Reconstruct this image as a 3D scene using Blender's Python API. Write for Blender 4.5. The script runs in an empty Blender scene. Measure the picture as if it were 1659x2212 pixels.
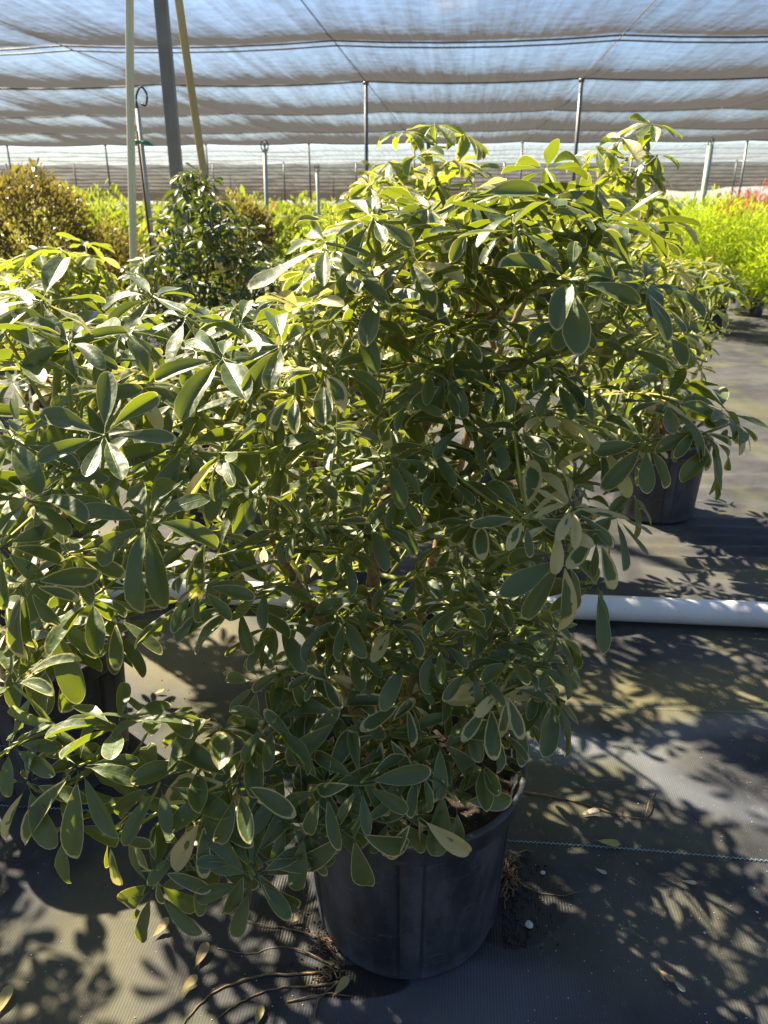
import bpy, math, random
import numpy as np
from mathutils import Vector
random.seed(7); RNG = np.random.default_rng(11)
sc = bpy.context.scene
COL = sc.collection
R = math.radians
# ------------------------------------------------------------------ camera model
PITCH = R(21.8); CAM_H = 1.2; F = 1661.0          # F in units of a 1659 x 2212 picture
CP, SP = math.cos(PITCH), math.sin(PITCH)
CAM = np.array([0.0, 0.0, CAM_H])
def ray(vx, vy):
    xc = (vx - 829.5) / F; yc = -(vy - 1106) / F
    return np.array([xc, CP + yc * SP, -SP + yc * CP])
def Q(vx, vy, Y):                                  # point at world distance Y
    d = ray(vx, vy); return CAM + d * (Y / d[1])
def G(vx, vy, z=0.0):                              # point on the ground
    d = ray(vx, vy); return CAM + d * ((z - CAM_H) / d[2])
YAW = R(5.5)
VF = np.array([math.sin(YAW), math.cos(YAW), 0.0]); VU = np.array([math.cos(YAW), -math.sin(YAW), 0.0])
def UV(u, v, z=0.0): return VU * u + VF * v + np.array([0, 0, z])
# ------------------------------------------------------------------ tagging
def tag(o, label=None, cat=None, group=None, kind=None):
    if label: o['label'] = label
    if cat: o['category'] = cat
    if group: o['group'] = group
    if kind: o['kind'] = kind
    return o
def empty(name, loc=(0, 0, 0), rz=0):
    o = bpy.data.objects.new(name, None); COL.objects.link(o)
    o.location = loc; o.rotation_euler = (0, 0, rz); o.empty_display_size = .05
    return o
def link_mesh(name, me, parent=None):
    o = bpy.data.objects.new(name, me); COL.objects.link(o)
    if parent is not None: o.parent = parent
    return o
def copy_tree(o, parent=None):
    c = o.copy(); COL.objects.link(c)
    if parent is not None: c.parent = parent
    for ch in list(o.children): copy_tree(ch, c)
    return c
# ------------------------------------------------------------------ node helpers
def new_mat(name):
    m = bpy.data.materials.new(name); m.use_nodes = True
    m.node_tree.nodes.clear()
    return m, m.node_tree
class N:
    def __init__(s, nt): s.nt = nt
    def n(s, typ, ins=None, **kw):
        nd = s.nt.nodes.new(typ)
        for k, v in kw.items(): setattr(nd, k, v)
        for k, v in (ins or {}).items(): s.set(nd, k, v)
        return nd
    def set(s, nd, k, v):
        sock = nd.inputs[k]
        if isinstance(v, bpy.types.NodeSocket): s.nt.links.new(v, sock)
        else:
            if sock.type == 'RGBA' and not hasattr(v, '__len__'): v = (v, v, v, 1)
            if sock.type == 'RGBA' and len(v) == 3: v = (*v, 1)
            sock.default_value = v
    def math(s, op, a, b=0.0, c=None, clamp=False):
        nd = s.n('ShaderNodeMath', operation=op, use_clamp=clamp)
        s.set(nd, 0, a); s.set(nd, 1, b)
        if c is not None: s.set(nd, 2, c)
        return nd.outputs[0]
    def mix(s, f, a, b, blend='MIX'):
        nd = s.n('ShaderNodeMix', data_type='RGBA', blend_type=blend)
        s.set(nd, 0, f); s.set(nd, 6, a); s.set(nd, 7, b)
        return nd.outputs[2]
    def ramp(s, v, lo, hi, a=0.0, b=1.0, smooth=True):
        nd = s.n('ShaderNodeMapRange', interpolation_type='SMOOTHSTEP' if smooth else 'LINEAR')
        s.set(nd, 0, v); s.set(nd, 1, lo); s.set(nd, 2, hi); s.set(nd, 3, a); s.set(nd, 4, b)
        return nd.outputs[0]
    def noise(s, vec, scale, detail=3.0, rough=.55, dist=0.0):
        nd = s.n('ShaderNodeTexNoise'); s.set(nd, 'Vector', vec)
        nd.inputs['Scale'].default_value = scale; nd.inputs['Detail'].default_value = detail
        nd.inputs['Roughness'].default_value = rough; nd.inputs['Distortion'].default_value = dist
        return nd.outputs[0]
    def mapping(s, vec, loc=(0, 0, 0), rot=(0, 0, 0), scale=(1, 1, 1)):
        nd = s.n('ShaderNodeMapping'); s.set(nd, 'Vector', vec)
        nd.inputs['Location'].default_value = loc; nd.inputs['Rotation'].default_value = rot; nd.inputs['Scale'].default_value = scale
        return nd.outputs[0]
    def obj(s): return s.n('ShaderNodeTexCoord').outputs['Object']
    def bump(s, h, strength, dist):
        nd = s.n('ShaderNodeBump'); s.set(nd, 'Height', h)
        nd.inputs['Strength'].default_value = strength; nd.inputs['Distance'].default_value = dist
        return nd.outputs[0]
    def out(s, sh): s.nt.links.new(sh, s.n('ShaderNodeOutputMaterial').inputs[0])
def simple_mat(name, col, rough=.6, metal=0.0, var=.35, scale=20, bump=.2, col2=None, stretch=(1, 1, 1)):
    m, nt = new_mat(name); k = N(nt)
    v = k.mapping(k.obj(), scale=stretch)
    f = k.ramp(k.noise(v, scale, 5), .3, .7)
    a = tuple(c * (1 - var) for c in col) if col2 is None else col2
    c = k.mix(f, a, col)
    p = k.n('ShaderNodeBsdfPrincipled', {'Base Color': c, 'Roughness': rough, 'Metallic': metal})
    if bump: k.set(p, 'Normal', k.bump(k.noise(v, scale * 3, 4), bump, .003))
    k.out(p.outputs[0]); return m
# ------------------------------------------------------------------ leaf material
def leaf_mat(name, dark, light, margin, trans, young=(.30, .36, .04), dust=.22, tw=.36, rough=.36, marg0=.07, back=None, rvar=True):
    m, nt = new_mat(name); k = N(nt)
    a = k.n('ShaderNodeSeparateXYZ', {0: k.n('ShaderNodeUVMap', uv_map='edge').outputs[0]})
    b = k.n('ShaderNodeSeparateXYZ', {0: k.n('ShaderNodeUVMap', uv_map='grain').outputs[0]})
    e, r = a.outputs[0], a.outputs[1]; v, r2 = b.outputs[0], b.outputs[1]
    o = k.obj()
    n1 = k.noise(o, 90, 3); n2 = k.noise(o, 28, 4, .65)
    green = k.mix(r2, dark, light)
    green = k.mix(k.ramp(n2, .35, .75, 0, .35), green, light)
    mid = k.ramp(k.math('ABSOLUTE', k.math('SUBTRACT', v, .5)), .012, .045, .6, 0)
    green = k.mix(mid, green, (light[0] * 2.2, light[1] * 1.9, light[2] * 1.3))
    # variegation: thin cream edge, some leaflets cream far inward
    th = k.math('ADD', k.math('ADD', k.math('POWER', r, 7), k.math('MULTIPLY', r, marg0 * 1.6)), marg0 * .35)
    ee = k.math('ADD', e, k.math('MULTIPLY', k.math('SUBTRACT', n1, .5), k.math('MULTIPLY', th, 1.3)))
    mk = k.ramp(k.math('SUBTRACT', ee, th), -.035, .03, 1, 0)
    yv = k.ramp(r2, .9, .97)                                   # fresh yellow-green leaflets
    col = k.mix(yv, green, young)
    col = k.mix(mk, col, margin)
    du = k.math('MULTIPLY', k.math('MULTIPLY', k.ramp(k.noise(o, 55, 6, .7), .38, .72), dust), k.ramp(k.n('ShaderNodeSeparateXYZ', {0: o}).outputs[2], .15, .75, 2.6, .9))   # more dust low down, splashed up from the cloth
    colT = k.mix(k.math('ADD', du, dust * .35), col, (.30, .30, .27))
    spot = k.ramp(k.noise(o, 210, 2), .70, .76, 0, .55)
    colT = k.mix(k.math('MULTIPLY', spot, k.ramp(n2, .45, .6)), colT, (.42, .40, .34))
    colT = k.mix(k.ramp(k.noise(k.mapping(o, loc=(5, 2, 1)), 70, 4, .7), .70, .74, 0, .7), colT, (.10, .065, .03))
    geo = k.n('ShaderNodeNewGeometry')
    bk = back or (light[0] * 2.4 + .02, light[1] * 2.0 + .02, light[2] * 1.6 + .01)
    colB = k.mix(mk, bk, (margin[0] * .8, margin[1] * .8, margin[2] * .8))
    col2 = k.mix(geo.outputs['Backfacing'], colT, colB)
    rg = k.math('ADD', k.ramp(k.noise(o, 40, 4), .3, .75, rough - .08, rough + .2), k.math('MULTIPLY', geo.outputs['Backfacing'], .2))
    p = k.n('ShaderNodeBsdfPrincipled', {'Base Color': col2, 'Roughness': rg, 'Specular IOR Level': .65})
    # side veins
    vein = k.math('ADD', k.math('MULTIPLY', k.noise(o, 170, 2), .5), k.math('MULTIPLY', k.noise(o, 45, 2), 2.2))
    k.set(p, 'Normal', k.bump(k.math('ADD', k.math('MULTIPLY', mid, -.6), vein), .45, .0025))
    tc = k.mix(mk, trans, (margin[0] * .9, margin[1] * .85, margin[2] * .5))
    t = k.n('ShaderNodeBsdfTranslucent', {'Color': tc})
    mx = k.n('ShaderNodeMixShader', {0: k.math('ADD', tw, k.math('MULTIPLY', mk, .2)), 1: p.outputs[0], 2: t.outputs[0]})
    k.out(mx.outputs[0]); return m
def stem_mat(name, wood, greenc):
    m, nt = new_mat(name); k = N(nt)
    a = k.n('ShaderNodeSeparateXYZ', {0: k.n('ShaderNodeUVMap', uv_map='edge').outputs[0]})
    ln, age = a.outputs[0], a.outputs[1]
    o = k.obj(); n = k.noise(o, 120, 4)
    w = k.mix(k.ramp(n, .35, .7), tuple(c * .55 for c in wood), wood)
    col = k.mix(k.ramp(k.math('ADD', age, k.math('MULTIPLY', n, .3)), .45, .75), greenc, w)
    ring = k.ramp(k.math('FRACT', k.math('MULTIPLY', ln, 55)), .0, .12, 1, 0)
    col = k.mix(k.math('MULTIPLY', ring, .5), col, (.34, .27, .14))
    p = k.n('ShaderNodeBsdfPrincipled', {'Base Color': col, 'Roughness': .55})
    k.set(p, 'Normal', k.bump(n, .4, .002)); k.out(p.outputs[0]); return m

M_LEAF = leaf_mat('umbrella_leaf', (.008, .021, .010), (.020, .042, .016), (.80, .71, .33), (.43, .54, .02), dust=.12, tw=.22, rough=.22, marg0=.05)
M_LEAF_PALE = leaf_mat('umbrella_leaf_lemon', (.018, .042, .016), (.042, .078, .025), (.74, .68, .30), (.50, .60, .025), dust=.14, tw=.34, rough=.28, marg0=.09)
M_LEAF_DARK = leaf_mat('umbrella_leaf_plain', (.007, .020, .012), (.018, .036, .018), (.02, .045, .02), (.30, .40, .02), dust=.08, tw=.16, rough=.26, marg0=.0)
M_STEM = stem_mat('umbrella_stem', (.36, .21, .09), (.15, .19, .035))
M_PET = simple_mat('petiole_green', (.30, .33, .06), .45, var=.3, scale=30, bump=.1)
M_GOLD = leaf_mat('gold_leaf', (.018, .020, .009), (.085, .070, .020), (.24, .19, .06), (.40, .34, .06), young=(.30, .25, .05), dust=.1, tw=.32, rough=.16, marg0=.02)
M_LIME = leaf_mat('lime_leaf', (.09, .17, .012), (.22, .32, .02), (.34, .42, .04), (.52, .66, .02), young=(.5, .55, .04), dust=.02, tw=.5, rough=.5, marg0=.0)
M_RED = leaf_mat('red_leaf', (.12, .02, .012), (.22, .05, .02), (.3, .09, .04), (.55, .09, .04), young=(.35, .1, .05), dust=.05, tw=.45, rough=.45, marg0=.0)
M_FIELD = leaf_mat('field_leaf', (.03, .065, .014), (.10, .14, .03), (.34, .36, .14), (.38, .46, .03), young=(.4, .4, .08), dust=.08, tw=.45, rough=.35, marg0=.03)
M_FIELDY = leaf_mat('field_leaf_yellow', (.08, .11, .014), (.22, .23, .05), (.5, .46, .18), (.46, .46, .05), young=(.5, .45, .1), dust=.05, tw=.45, rough=.35, marg0=.05)
# ------------------------------------------------------------------ mesh buffers
class Buf:
    """verts, quads, material slot, two uv sets (edge, grain)"""
    def __init__(s): s.v, s.f, s.m, s.a, s.b, s.n = [], [], [], [], [], 0
    def add(s, v, f, a, b, mi=0):
        s.v.append(np.asarray(v, float)); s.f.append(np.asarray(f, int) + s.n); s.m.append(np.full(len(f), mi))
        s.a.append(np.asarray(a, float)); s.b.append(np.asarray(b, float)); s.n += len(v)
    def build(s, name, mats, parent=None, loc=None):
        me = bpy.data.meshes.new(name)
        v = np.concatenate(s.v); f = np.concatenate(s.f); mi = np.concatenate(s.m); a = np.concatenate(s.a); b = np.concatenate(s.b)
        if loc is not None: v = v - np.asarray(loc)
        me.vertices.add(len(v)); me.vertices.foreach_set('co', v.astype(np.float32).ravel())
        me.loops.add(f.size); me.loops.foreach_set('vertex_index', f.astype(np.int32).ravel())
        me.polygons.add(len(f)); me.polygons.foreach_set('loop_start', (np.arange(len(f)) * 4).astype(np.int32))
        me.polygons.foreach_set('loop_total', np.full(len(f), 4, np.int32))
        me.polygons.foreach_set('material_index', mi.astype(np.int32))
        me.polygons.foreach_set('use_smooth', np.ones(len(f), bool))
        for nm, d in (('edge', a), ('grain', b)):
            L = me.uv_layers.new(name=nm); L.data.foreach_set('uv', d[f.ravel()].astype(np.float32).ravel())
        for m in mats: me.materials.append(m)
        me.update(calc_edges=True); me.validate()
        return link_mesh(name, me, parent)
def unit(x): x = np.asarray(x, float); return x / (np.linalg.norm(x, axis=-1, keepdims=True) + 1e-9)
TS_HI = np.array([-.13, 0, .05, .13, .25, .39, .54, .69, .82, .92, .975, 1.0])
TS_LO = np.array([-.1, .06, .3, .6, .85, 1.0])
def add_leaves(buf, o, d, n, L, W, bend, fold, wave, r, r2, hi=True, stalk=True, mi=0, shape=(1.0, .54), twist=None):
    """o origins (N,3), d directions, n upper normals; arrays for the rest"""
    ts = TS_HI if hi else TS_LO
    if not stalk: ts = ts[1:] if hi else np.array([0, .3, .65, 1.0])
    vs = np.array([-1, -.55, -.09, .09, .55, 1.0]) if hi else np.array([-1, 0, 1.0])
    Nn = len(o); d = unit(d); n = unit(n - (n * d).sum(-1, keepdims=True) * d); s = np.cross(d, n)
    t = np.clip(ts, 0, 1); pa, pb = shape; pk = pa / (pa + pb)
    f = (t ** pa) * ((1 - t) ** pb) / (pk ** pa * (1 - pk) ** pb)
    f = np.maximum(f, .045 * (ts < .5)); f[-1] = .06
    kb = np.where(np.abs(bend) < .02, .02, bend)[:, None]
    th = kb * t[None]
    al = np.sin(th) / kb + np.minimum(ts, 0)[None]; dn = -(1 - np.cos(th)) / kb
    c = o[:, None] + L[:, None, None] * (al[..., None] * d[:, None] + dn[..., None] * n[:, None])
    nl = np.cos(th)[..., None] * n[:, None] + np.sin(th)[..., None] * d[:, None]
    if twist is not None:
        tw = (twist[:, None] * t[None])[..., None]
        sl = np.cos(tw) * s[:, None] + np.sin(tw) * nl; nl = np.cos(tw) * nl - np.sin(tw) * s[:, None]
    else: sl = np.broadcast_to(s[:, None], nl.shape)
    hw = (W[:, None] * .5 * f[None])
    lift = fold[:, None, None] * np.abs(vs)[None, None] * hw[..., None]
    lift = lift + (wave[:, None] * np.sin(t[None] * 9 + r2[:, None] * 20) * hw)[..., None] * np.sign(vs)[None, None] * np.abs(vs)[None, None] ** 2
    V = c[:, :, None] + (hw[..., None] * vs)[..., None] * sl[:, :, None] + lift[..., None] * nl[:, :, None]
    nt_, nv = len(ts), len(vs)
    e = np.minimum((1 - np.abs(vs))[None] * f[:, None], ((1 - t) * 1.6)[:, None] + 0 * vs[None])
    e = np.where((ts < .02)[:, None], .6, e)
    a = np.empty((Nn, nt_, nv, 2)); a[..., 0] = e[None]; a[..., 1] = r[:, None, None]
    b = np.empty((Nn, nt_, nv, 2)); b[..., 0] = (vs[None, None] + 1) / 2; b[..., 1] = r2[:, None, None]
    i = np.arange(nt_ - 1)[:, None] * nv + np.arange(nv - 1)[None]
    q = np.stack([i, i + 1, i + nv + 1, i + nv], -1).reshape(-1, 4)
    q = q[:, ::-1]
    F_ = (np.arange(Nn) * nt_ * nv)[:, None, None] + q[None]
    buf.add(V.reshape(-1, 3), F_.reshape(-1, 4), a.reshape(-1, 2), b.reshape(-1, 2), mi)
def catmull(P, step):
    P = np.asarray(P, float); out = []
    E = np.vstack([2 * P[0] - P[1], P, 2 * P[-1] - P[-2]])
    for i in range(1, len(E) - 2):
        k = max(2, int(np.linalg.norm(E[i + 1] - E[i]) / step)); t = np.linspace(0, 1, k, endpoint=False)[:, None]
        out.append(.5 * (2 * E[i] + (E[i + 1] - E[i - 1]) * t + (2 * E[i - 1] - 5 * E[i] + 4 * E[i + 1] - E[i + 2]) * t ** 2 + (3 * E[i] - E[i - 1] - 3 * E[i + 1] + E[i + 2]) * t ** 3))
    out.append(P[-1:]); return np.concatenate(out)
def add_tube(buf, P, rad, sides=6, age=None, mi=0, cap=True):
    P = np.asarray(P, float); m = len(P); rad = np.broadcast_to(np.asarray(rad, float), (m,)).copy()
    if cap:
        P = np.vstack([P[:1], P, P[-1:]]); rad = np.concatenate([[rad[0] * .02], rad, [rad[-1] * .02]]); m += 2
    T = np.gradient(P, axis=0); T[0] = T[1] if np.linalg.norm(T[0]) < 1e-9 else T[0]; T[-1] = T[-2] if np.linalg.norm(T[-1]) < 1e-9 else T[-1]; T = unit(T)
    ref = np.array([0, 0, 1.0]) if abs(T[:, 2]).mean() < .8 else np.array([1.0, 0, 0])
    A = unit(np.cross(T, ref)); B = np.cross(T, A)
    ph = np.linspace(0, 2 * np.pi, sides, endpoint=False)
    V = P[:, None] + rad[:, None, None] * (np.cos(ph)[None, :, None] * A[:, None] + np.sin(ph)[None, :, None] * B[:, None])
    ln = np.concatenate([[0], np.cumsum(np.linalg.norm(np.diff(P, axis=0), axis=1))])
    ag = np.zeros(m) if age is None else np.interp(np.linspace(0, 1, m), np.linspace(0, 1, len(np.atleast_1d(age))), np.atleast_1d(age))
    a = np.stack([np.repeat(ln, sides), np.repeat(ag, sides)], -1)
    i = np.arange(m - 1)[:, None] * sides; j = np.arange(sides)[None]; j2 = (j + 1) % sides
    q = np.stack([i + j, i + j2, i + sides + j2, i + sides + j], -1).reshape(-1, 4)
    buf.add(V.reshape(-1, 3), q, a, a, mi)
# ------------------------------------------------------------------ generic mesh helpers (no uv need)
def mesh_obj(name, verts, faces, mat, parent=None, smooth=True):
    me = bpy.data.meshes.new(name); me.from_pydata([tuple(v) for v in verts], [], [tuple(f) for f in faces])
    if smooth: me.polygons.foreach_set('use_smooth', [True] * len(me.polygons))
    me.materials.append(mat); me.update()
    return link_mesh(name, me, parent)
def lathe(name, prof, mat, parent=None, seg=72, mod=None, loc=None):
    V = []; Fc = []; n = len(prof)
    for k, (r, z) in enumerate(prof):
        for i in range(seg):
            t = 2 * math.pi * i / seg; rr = r + (mod(t, k, z) if mod else 0)
            V.append((rr * math.cos(t), rr * math.sin(t), z))
    for k in range(n - 1):
        for i in range(seg):
            j = (i + 1) % seg; Fc.append((k * seg + i, k * seg + j, (k + 1) * seg + j, (k + 1) * seg + i))
    o = mesh_obj(name, V, Fc, mat, parent)
    if loc is not None: o.location = loc
    return o
def tube_obj(name, pts, rad, mat, parent=None, sides=10, step=None, loc=None):
    b = Buf(); P = catmull(pts, step) if step else np.asarray(pts, float)
    if np.ndim(rad): rad = np.interp(np.linspace(0, 1, len(P)), np.linspace(0, 1, len(rad)), rad)
    add_tube(b, P, rad, sides); return b.build(name, [mat], parent, loc)
# ------------------------------------------------------------------ pots
def pot_material():
    m, nt = new_mat('black_pot_plastic'); k = N(nt); o = k.obj()
    sx = k.n('ShaderNodeSeparateXYZ', {0: o})
    n1 = k.noise(k.mapping(o, scale=(1, 1, .35)), 14, 6, .65); n2 = k.noise(o, 160, 3)
    scr = k.noise(k.mapping(o, scale=(3, 3, 40)), 4, 5, .7)
    d = k.ramp(n1, .36, .74, 0, .75)
    low = k.ramp(sx.outputs[2], .0, .05, .55, 0)
    d = k.math('ADD', d, low, clamp=True)
    c = k.mix(d, (.022, .025, .031), (.10, .107, .128))
    c = k.mix(k.ramp(scr, .60, .70, 0, .5), c, (.17, .17, .18))
    c = k.mix(k.ramp(k.noise(o, 7, 7, .75), .62, .72, 0, .5), c, (.14, .12, .09))
    c = k.mix(k.ramp(n2, .70, .78, 0, .4), c, (.2, .19, .17))
    p = k.n('ShaderNodeBsdfPrincipled', {'Base Color': c, 'Roughness': k.ramp(n1, .3, .8, .42, .72), 'Specular IOR Level': .45})
    k.set(p, 'Normal', k.bump(k.math('ADD', n2, k.math('MULTIPLY', scr, 2.0)), .3, .002)); k.out(p.outputs[0]); return m
M_POT = pot_material()
def soil_material():
    m, nt = new_mat('potting_soil'); k = N(nt); o = k.obj()
    n = k.noise(o, 60, 6, .7); c = k.mix(k.ramp(n, .35, .65), (.015, .010, .007), (.075, .05, .03))
    c = k.mix(k.ramp(k.noise(o, 150, 2), .68, .74), c, (.4, .36, .28))
    p = k.n('ShaderNodeBsdfPrincipled', {'Base Color': c, 'Roughness': .95}); k.set(p, 'Normal', k.bump(n, 1, .02)); k.out(p.outputs[0]); return m
M_SOIL = soil_material()
def make_pot(parent, rt=.193, rb=.160, h=.33, seg=480):
    prof = [(.001, .004), (rb * .86, .004), (rb * .95, .001), (rb - .003, .004), (rb, .012)]
    for z in np.linspace(.05, h - .052, 9): prof.append((rb + (rt - .012 - rb) * z / h, z))
    prof += [(rt - .014, h - .046), (rt - .004, h - .044), (rt - .002, h - .040), (rt, h - .010), (rt + .004, h - .009), (rt + .005, h - .003), (rt + .003, h),
             (rt - .004, h), (rt - .006, h - .006), (rt - .012, h - .012), (rt - .026, h - .06), (rb - .012, .1)]
    def mod(t, k, z):
        if not 4 <= k <= 13: return 0
        a = (t / (2 * math.pi) * 5 + 1.75) % 1.0; d = abs(a - .5)
        g = -.004 if abs(d - .085) < .012 else (.0025 if d < .08 else 0)
        return g
    p = lathe('pot', prof, M_POT, parent, seg, mod)
    V = [(0, 0, h - .035)]; Fc = []
    for k in range(1, 7):
        for i in range(40):
            t = i * math.pi / 20; r = k / 6 * (rt - .020)
            V.append((r * math.cos(t), r * math.sin(t), h - .045 + .012 * random.random() + .012 * (1 - k / 6)))
    for i in range(40): Fc.append((0, 1 + i, 1 + (i + 1) % 40))
    for k in range(5):
        for i in range(40): j = (i + 1) % 40; Fc.append((1 + k * 40 + i, 1 + (k + 1) * 40 + i, 1 + (k + 1) * 40 + j, 1 + k * 40 + j))
    mesh_obj('soil', V, Fc, M_SOIL, parent)
    return p
# ------------------------------------------------------------------ umbrella plants (schefflera)
class Umbrella:
    def __init__(s, base, label, group=None, hi=True, mat=None, leaf=.088, seed=1, potargs=None):
        s.base = np.array([base[0], base[1], 0.0]); s.hi = hi; s.leaf = leaf; s.mat = mat or M_LEAF
        s.root = empty('umbrella_plant', tuple(s.base)); tag(s.root, label, 'potted plant', group)
        if potargs is not False: make_pot(s.root, **(potargs or {}))
        s.br = []; s.nodes = []; s.rng = np.random.default_rng(seed)
        s.origin = s.base + [0, 0, .29]
    def branch(s, pts, r0, r1, age=(1, .9, .3)):
        P = catmull(pts, .012 if s.hi else .04); m = len(P)
        b = dict(stem=Buf(), fol=Buf(), nf=0); s.br.append(b); bi = len(s.br) - 1
        rad = np.linspace(r0, r1, m)
        if s.hi:
            ln = np.concatenate([[0], np.cumsum(np.linalg.norm(np.diff(P, axis=0), axis=1))])
            rad = rad * (1 + .16 * (np.mod(ln * 55, 1) < .3)); P = P + s.rng.normal(0, .0012, P.shape)
        add_tube(b['stem'], P, rad, 9 if s.hi else 6, age)
        st = 3 if s.hi else 2
        for i in range(0, m, st): s.nodes.append((P[i], bi, rad[i]))
        return bi
    def whorl(s, c, size=1.0, axis=None, droop=None, n=None, var=None, age=None):
        rng = s.rng; c = np.asarray(c, float)
        NP = np.array([x[0] for x in s.nodes])
        dv = NP - c; dist = np.linalg.norm(dv, axis=1) + np.maximum(dv[:, 2], 0) * 1.2 + (np.linalg.norm(dv, axis=1) < .05) * .2
        i = int(np.argmin(dist)); p0, bi, rad = s.nodes[i]; b = s.br[bi]
        out = c - np.array([s.base[0], s.base[1], c[2] - .10]); out = unit(out)
        if axis is None: axis = unit(np.array([0, 0, 1.0]) + out * .22 + rng.normal(0, .24, 3))
        else: axis = np.array(axis, float) + np.array([0, 0, .22 if axis[1] > -.6 else 0])
        axis = unit(axis)
        if np.linalg.norm(c - p0) > .20:                                  # grow a side twig first
            q = c - axis * .07 - unit(c - p0) * .04
            mid = (p0 + q) / 2 + np.array([0, 0, -.02]) + rng.normal(0, .012, 3)
            P = catmull([p0, mid, q], .02); add_tube(b['stem'], P, np.linspace(min(rad, .007), .0042, len(P)), 7, (.45, .1))
            for x in P[2::2]: s.nodes.append((x, bi, .004))
            p0 = P[-1]
        d0 = c - p0; mid = p0 + d0 * .5 + rng.normal(0, .01, 3) - axis * .012
        P = catmull([p0, mid, c], .03); add_tube(b['fol'], P, np.linspace(.0029, .0019, len(P)) * (1 if s.hi else 1.3), 5, mi=1)
        k = n or int(rng.integers(7, 10)); ref = np.array([1.0, 0, 0]) if abs(axis[0]) < .8 else np.array([0, 1.0, 0])
        A = unit(np.cross(axis, ref)); B = np.cross(axis, A)
        ph = np.arange(k) * 2 * np.pi / k + rng.uniform(0, 6.3) + rng.normal(0, .15, k)
        rad_ = np.cos(ph)[:, None] * A + np.sin(ph)[:, None] * B
        dr = (rng.uniform(-.15, .35) if droop is None else droop * .8 - .1) + rng.normal(0, .2, k)
        d = np.cos(dr)[:, None] * rad_ - np.sin(dr)[:, None] * axis
        d = d + np.array([0, 0, -.06]) * rng.uniform(0, 1.6, (k, 1))
        nn = np.cos(dr)[:, None] * axis + np.sin(dr)[:, None] * rad_ + rng.normal(0, .2, (k, 3))
        L = s.leaf * size * rng.uniform(.72, 1.12, k) * (1 - .18 * np.cos(ph - rng.uniform(0, 6.3)))
        W = L * rng.uniform(.28, .37, k)
        v0 = rng.beta(1.2, 2.3) if var is None else var
        r = np.clip(v0 + rng.normal(0, .16, k), 0, 1); r2 = np.clip(rng.uniform(0, .88) + rng.normal(0, .06, k), 0, .89)
        if age: r2 = np.full(k, .9 + .1 * age)
        add_leaves(b['fol'], c + d * .012 * size, d, nn, L, W, rng.uniform(-.15, 1.0, k), rng.uniform(.1, .9, k), rng.uniform(0, .22, k), r, r2, hi=s.hi, twist=rng.normal(0, .35, k))
        b['nf'] += 1
    def finish(s):
        for b in s.br:
            st = b['stem'].build('branch', [M_STEM], s.root, s.base)
            if b['nf']:
                f = b['fol'].build('leaves', [s.mat, M_PET], st, s.base)
        return s.root
def poly_pts(poly, n, rng):
    poly = np.array(poly, float); lo, hi = poly.min(0), poly.max(0); out = []
    while len(out) < n:
        p = rng.uniform(lo, hi); inside = False; j = len(poly) - 1
        for i in range(len(poly)):
            if (poly[i, 1] > p[1]) != (poly[j, 1] > p[1]) and p[0] < (poly[j, 0] - poly[i, 0]) * (p[1] - poly[i, 1]) / (poly[j, 1] - poly[i, 1]) + poly[i, 0]: inside = not inside
            j = i
        if inside and all((p[0] - q[0]) ** 2 + (p[1] - q[1]) ** 2 > 34 ** 2 for q in out[-60:]): out.append(p)
        elif inside and rng.random() < .05: out.append(p)
    return out
# ---- the big plant in the middle
H = Umbrella((.042, 1.055), 'big cream edged umbrella plant in the nearest black pot, its low branch trailing left', leaf=.056, seed=3)
S0 = H.origin
H.branch([S0 + [0, 0, -.03], Q(818, 1480, 1.06), Q(806, 1330, 1.06), Q(812, 1180, 1.06), Q(850, 1030, 1.08), Q(930, 900, 1.1), Q(1000, 720, 1.12), Q(1058, 600, 1.13), Q(1095, 480, 1.12)], .013, .0055, (1, 1, 1, .9, .3))
H.branch([S0 + [-.03, -.02, -.03], Q(755, 1500, 1.02), Q(692, 1340, .99), Q(615, 1225, .97), Q(590, 1080, .95), Q(640, 900, .93), Q(650, 760, .92)], .013, .005, (1, 1, .9, .3, .1))
H.branch([S0 + [.03, -.02, -.03], Q(890, 1500, 1.0), Q(955, 1340, .95), Q(1080, 1215, .9), Q(1170, 1130, .87)], .010, .005, (1, .5, .3, .3))
H.branch([Q(850, 1030, 1.08), Q(1010, 1060, 1.05), Q(1180, 1060, 1.0), Q(1300, 1005, .97), Q(1375, 945, .95)], .008, .0055, (.6, .2))
H.branch([S0 + [-.06, -.04, -.02], Q(715, 1690, .98), Q(600, 1755, .92), Q(510, 1772, .88), Q(390, 1758, .85), Q(250, 1690, .84), Q(150, 1600, .85), Q(20, 1530, .87)], .010, .0065, (.7, .3, .1, .1))
H.branch([Q(930, 900, 1.1), Q(870, 740, 1.02), Q(820, 560, .98), Q(806, 480, .97)], .008, .0045, (.6, .2))
H.branch([Q(1000, 720, 1.12), Q(1120, 640, 1.05), Q(1240, 560, 1.0), Q(1290, 470, .98)], .008, .0045, (.6, .2))
H.branch([Q(930, 900, 1.1), Q(1090, 800, 1.02), Q(1230, 740, .93), Q(1320, 690, .88)], .008, .0045, (.6, .2))
H.branch([S0 + [.0, -.05, -.02], Q(860, 1610, .95), Q(850, 1590, .9)], .007, .004, (.4, .1))
H.branch([S0 + [.06, .0, -.02], Q(1000, 1560, 1.0), Q(1040, 1440, .97), Q(1110, 1350, .95)], .008, .004, (.6, .1))
H.branch([S0 + [-.02, .06, -.02], Q(900, 1350, 1.2), Q(980, 1050, 1.28), Q(1060, 800, 1.3), Q(1160, 600, 1.3)], .010, .005, (1, .8, .4))
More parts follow.
